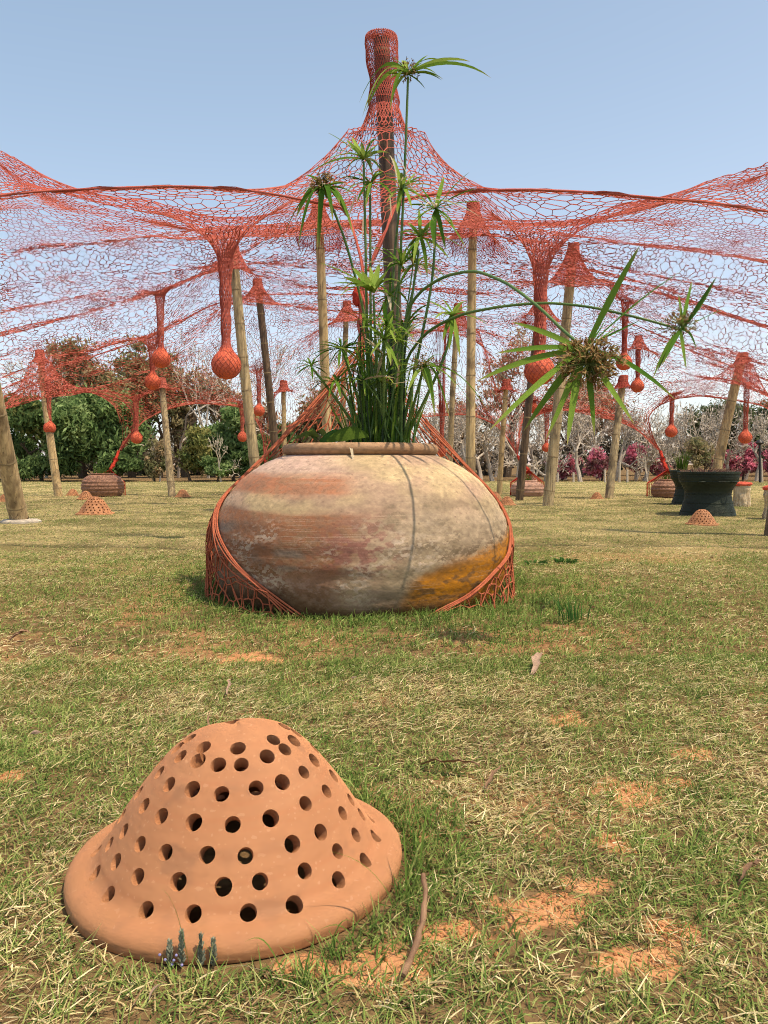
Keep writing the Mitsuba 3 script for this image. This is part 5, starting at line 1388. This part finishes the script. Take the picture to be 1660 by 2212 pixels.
grp = 'trees and shrubs at the edge of the lawn'
TREES = [
    ('olive_tree', 180, 150, 672, 1000, 33, 9000, 0.11, OLV, 'tall olive brown tree behind the left net, tallest on the left'),
    ('olive_tree', 285, 150, 712, 990, 34, 8000, 0.11, OLV, 'olive brown tree right of the tallest left tree'),
    ('olive_tree', 400, 130, 775, 1000, 35, 3500, 0.11, TAN, 'rusty brown sparse tree behind the two close left balls'),
    ('olive_tree', 660, 150, 800, 1000, 34, 5000, 0.11, OLV, 'olive tree behind the thin pole with low net peak'),
    ('olive_tree', 560, 130, 830, 1010, 34, 3500, 0.11, TAN, 'reddish brown thin tree behind the dark leaning pole'),
    ('olive_tree', 790, 170, 830, 1010, 36, 5000, 0.12, TAN, 'brownish tree hidden behind the papyrus clump'),
    ('olive_tree', 345, 130, 770, 1000, 34, 5000, 0.12, OLV, 'olive tree right of the two tall left trees, behind the close balls'),
    ('olive_tree', 240, 170, 790, 990, 32, 7000, 0.11, OLV, 'lower olive tree filling below the tall left trees'),
    ('olive_tree', 460, 150, 810, 1000, 35, 4500, 0.11, TAN, 'tan sparse tree below the large left ball'),
    ('olive_tree', 1095, 130, 715, 930, 36, 1500, 0.10, TAN, 'sparse tan leaved tree above the pale slim pole'),
    ('olive_tree', 1255, 190, 800, 1000, 36, 5500, 0.12, TAN, 'reddish brown tree behind the papyrus flower head'),
    ('olive_tree', 1020, 150, 850, 1010, 36, 3000, 0.12, TAN, 'brown thin tree behind the upright gold pole'),
    ('green_tree', 220, 220, 850, 1030, 27, 16500, 0.091, MDG, 'dense green leafy tree behind the small ridged jar'),
    ('green_tree', 90, 180, 865, 1000, 28, 10500, 0.084, DKG + YEL[:1], 'dark green leafy tree with yellow leaves at far left'),
    ('green_tree', 20, 140, 860, 1010, 29, 6750, 0.084, DKG, 'dark green tree at the left edge behind the thick pole'),
    ('green_tree', 505, 130, 880, 1010, 28, 9750, 0.099, MDG, 'green broadleaf tree behind the lowest left ball'),
    ('green_tree', 590, 110, 905, 1030, 29, 6750, 0.091, DKG, 'dark green tree behind the left shoulder of the jar'),
    ('green_shrub', 130, 150, 935, 1038, 26.5, 9000, 0.076, DKG, 'dark green shrub right of the thick left pole'),
    ('green_shrub', 255, 110, 975, 1038, 26.3, 6000, 0.068, DKG, 'low dark shrub behind the ridged brown jar'),
    ('green_shrub', 40, 120, 950, 1038, 26.6, 6000, 0.076, DKG, 'dark shrub at the left edge behind the thick pole'),
    ('green_shrub', 412, 100, 915, 1036, 26.6, 6750, 0.068, YEL, 'yellow green feathery shrub right of the short grey pole'),
    ('green_shrub', 335, 80, 945, 1036, 26.4, 3900, 0.068, OLV, 'dull olive shrub left of the short grey pole'),
    ('green_shrub', 545, 100, 960, 1038, 26.6, 6000, 0.076, DKG, 'dark low shrub beside the left shoulder of the jar'),
    ('green_shrub', 470, 90, 985, 1036, 26.2, 3300, 0.061, MDG, 'small green shrub at the lawn edge left of the jar'),
    ('green_tree', 1580, 200, 862, 1000, 38, 9000, 0.099, [(0.11, 0.14, 0.075), (0.14, 0.17, 0.09), (0.17, 0.19, 0.10)], 'pale grey green tree behind the leaning yellow pole at right'),
    ('green_tree', 1690, 150, 870, 1000, 37, 6000, 0.099, [(0.11, 0.14, 0.075), (0.14, 0.17, 0.09)], 'pale grey green tree at the right edge of the picture'),
    ('green_shrub', 1525, 90, 945, 1030, 26.3, 3300, 0.061, OLV, 'olive shrub behind the top of the dark planter'),
    ('bougainvillea', 1300, 90, 968, 1040, 28.0, 3000, 0.07, MAG, 'magenta bougainvillea behind the short leaning pole'),
    ('bougainvillea', 1395, 110, 955, 1040, 28.0, 4200, 0.07, MAG, 'largest magenta bougainvillea left of the dark planters'),
    ('bougainvillea', 1215, 90, 985, 1040, 28.2, 2200, 0.07, MAG, 'small red bougainvillea right of the pale clay jar'),
    ('bougainvillea', 1605, 100, 955, 1040, 28.0, 3600, 0.07, MAG, 'magenta bougainvillea behind the red topped stool'),
    ('bougainvillea', 1675, 90, 960, 1040, 27.5, 3000, 0.07, MAG, 'magenta bougainvillea cut off by the right edge'),
]
cnt = {}
for k, (name, px, pw, top, bot, Y, n, size, pal, lab) in enumerate(TREES):
    i = cnt.get(name, 0); cnt[name] = i + 1
    leafy(i, name, px, pw, top, bot, Y, n, size, pal, lab, grp, 200 + k)

BARE = [
    (955, 27.5, 872, 'bare grey frangipani tree just right of the papyrus base'), (1010, 27.0, 868, 'bare grey frangipani tree behind the upright gold pole'), (1065, 27.5, 862, 'bare grey frangipani tree beside the slim pale pole'),
    (1120, 26.6, 870, 'bare grey frangipani tree behind the pale round jar'), (1180, 27.5, 862, 'bare grey frangipani tree under the lowest right ball'), (1255, 26.2, 868, 'bare frangipani tree with thick forked trunk below the papyrus flower head'),
    (1330, 27.5, 862, 'bare grey frangipani tree behind the short leaning right pole'), (1395, 27.0, 878, 'bare grey frangipani tree right of the short leaning pole'), (1450, 27.8, 870, 'bare frangipani tree behind the ball over the planter'),
    (1510, 27.0, 872, 'bare frangipani tree behind the dark planter'), (1570, 27.6, 876, 'bare frangipani tree left of the leaning yellow pole'), (1635, 27.0, 885, 'bare frangipani tree behind the rightmost red ball'), (1690, 27.2, 885, 'bare frangipani tree at the right edge'),
    (890, 27.8, 880, 'bare frangipani tree behind the right side of the papyrus base'),
    (930, 29.5, 862, 'bare grey frangipani tree in the second row just right of the papyrus'), (1040, 29.8, 858, 'bare grey frangipani tree in the second row behind the gold pole'), (1150, 29.6, 858, 'bare grey frangipani tree in the second row behind the pale jar'), (1220, 29.9, 856, 'bare grey frangipani tree in the second row behind the papyrus flower head'),
    (1300, 29.5, 858, 'bare grey frangipani tree in the second row left of the short leaning pole'), (1375, 29.9, 862, 'bare grey frangipani tree in the second row right of the short leaning pole'), (1480, 29.6, 860, 'bare frangipani tree in the second row left of the planter'), (1545, 29.9, 862, 'bare frangipani tree in the second row right of the planter top'), (1610, 29.6, 868, 'bare frangipani tree in the second row under the rightmost ball'),
]
for i, (px, Y, top, lab) in enumerate(BARE):
    bare_tree(i, 'frangipani_tree', px, Y, top, 400 + i, lab, levels=7, r0=0.085, spread=0.66, flowers=80, fork=(2, 3), group='bare frangipani trees', first=0.20)
THIN = [(450, 33, 720, 'thin bare tree behind the large left ball'), (520, 34, 735, 'thin bare tree behind the tall leaning left pole'), (610, 34, 725, 'thin bare tree between the left leaning poles'), (680, 35, 735, 'thin bare tree behind the golden pole'), (730, 35, 745, 'thin bare tree left of the papyrus'),
        (385, 33, 740, 'thin bare tree right of the olive trees'), (100, 33, 745, 'thin bare tree beside the left low net peak'), (55, 33, 765, 'thin bare tree at the far left'), (1070, 35, 735, 'thin bare tree above the slim pale pole'), (1130, 35, 760, 'thin bare tree behind the large right ball'), (1290, 35, 800, 'thin bare tree behind the papyrus flower head'), (1010, 36, 780, 'thin bare tree right of the upright gold pole')]
for i, (px, Y, top, lab) in enumerate(THIN):
    bare_tree(i, 'bare_tree', px, Y, top, 500 + i, lab, levels=6, mat='mat_bark', r0=0.07, spread=0.42, fork=(2, 2) if i % 2 else (2, 3), group='thin bare trees behind the lawn', first=0.26)
for i, (px, Y, top, lab) in enumerate(((478, 26.0, 935, 'small pale bare shrub in front of the green tree left of the jar'), (345, 26.2, 950, 'pale bare shrub left of the short grey pole'), (1400, 26.0, 975, 'white barked bare shrub before the largest bougainvillea'), (1160, 26.0, 985, 'white barked bare shrub behind the pale round jar'))):
    bare_tree(i, 'bare_shrub', px, Y, top, 600 + i, lab, levels=5, mat='mat_wood', r0=0.035, spread=0.6, fork=(2, 3), cat='shrub', group='pale bare shrubs', first=0.22)

# a far thicket that closes the view under the crowns
def thicket():
    rng = np.random.default_rng(77)
    bl = []
    for x in np.linspace(-26, 26, 60):
        bl.append((x, 41 + rng.uniform(-1, 1), rng.uniform(0.7, 1.5), 1.0, 0.8, rng.uniform(0.7, 1.2)))
    v, f, cl = leaf_cloud(rng, bl, 32000, 0.15, [(0.20, 0.175, 0.14), (0.25, 0.22, 0.18), (0.16, 0.165, 0.11), (0.17, 0.14, 0.11)])
    scene['thicket'] = mikit.ply((v, f), 'mat_leaf', color=cl)
    tag('thicket', 'far grey brown thicket closing the view behind the trees', 'thicket', kind='stuff')


thicket()
rng = np.random.default_rng(90)
for i, (px, t, lab) in enumerate(((1308, 1014, 'pale wooden stake left of the short leaning pole foot'), (1339, 998, 'taller pale stake before the bougainvillea, leftmost of a close pair'), (1356, 1014, 'short pale stake before the largest bougainvillea'), (1240, 1020, 'short pale stake right of the tall leaning pole'), (1205, 1022, 'short pale stake left of the forked frangipani trunk'), (1648, 990, 'thin pale stake near the right edge'))):
    b = P(px, 1043, 25.4); b[2] = -0.05; tp = P(px + rng.uniform(-3, 3), t, 25.4)
    key = num('wooden_stake', i)
    s = np.linspace(0, 1, 6)[:, None]
    scene[key] = mikit.ply(tube(b + (tp - b) * s, 0.035 * np.array([1, 1.05, .95, 1, .95, .9]), 7), 'mat_wood', smooth=50)
    tag(key, lab, 'stake', 'pale stakes along the far lawn edge')
b = P(1643, 1040, 25.0); b[2] = 0; tp = P(1642, 958, 25.0)
put('lamp_post__pole', tube(np.array([b, (b + tp) / 2, tp]), 0.035, 8), 'mat_darkmetal', 50)
put('lamp_post__lamp_head', tuple(lathe([(0.001, 0.14), (0.06, 0.12), (0.13, 0.03), (0.12, 0.0), (0.05, -0.04), (0.001, -0.04)], 14, tp)), 'mat_darkmetal', 40)
tag('lamp_post', 'thin black garden lamp post behind the red topped stools', 'lamp post')
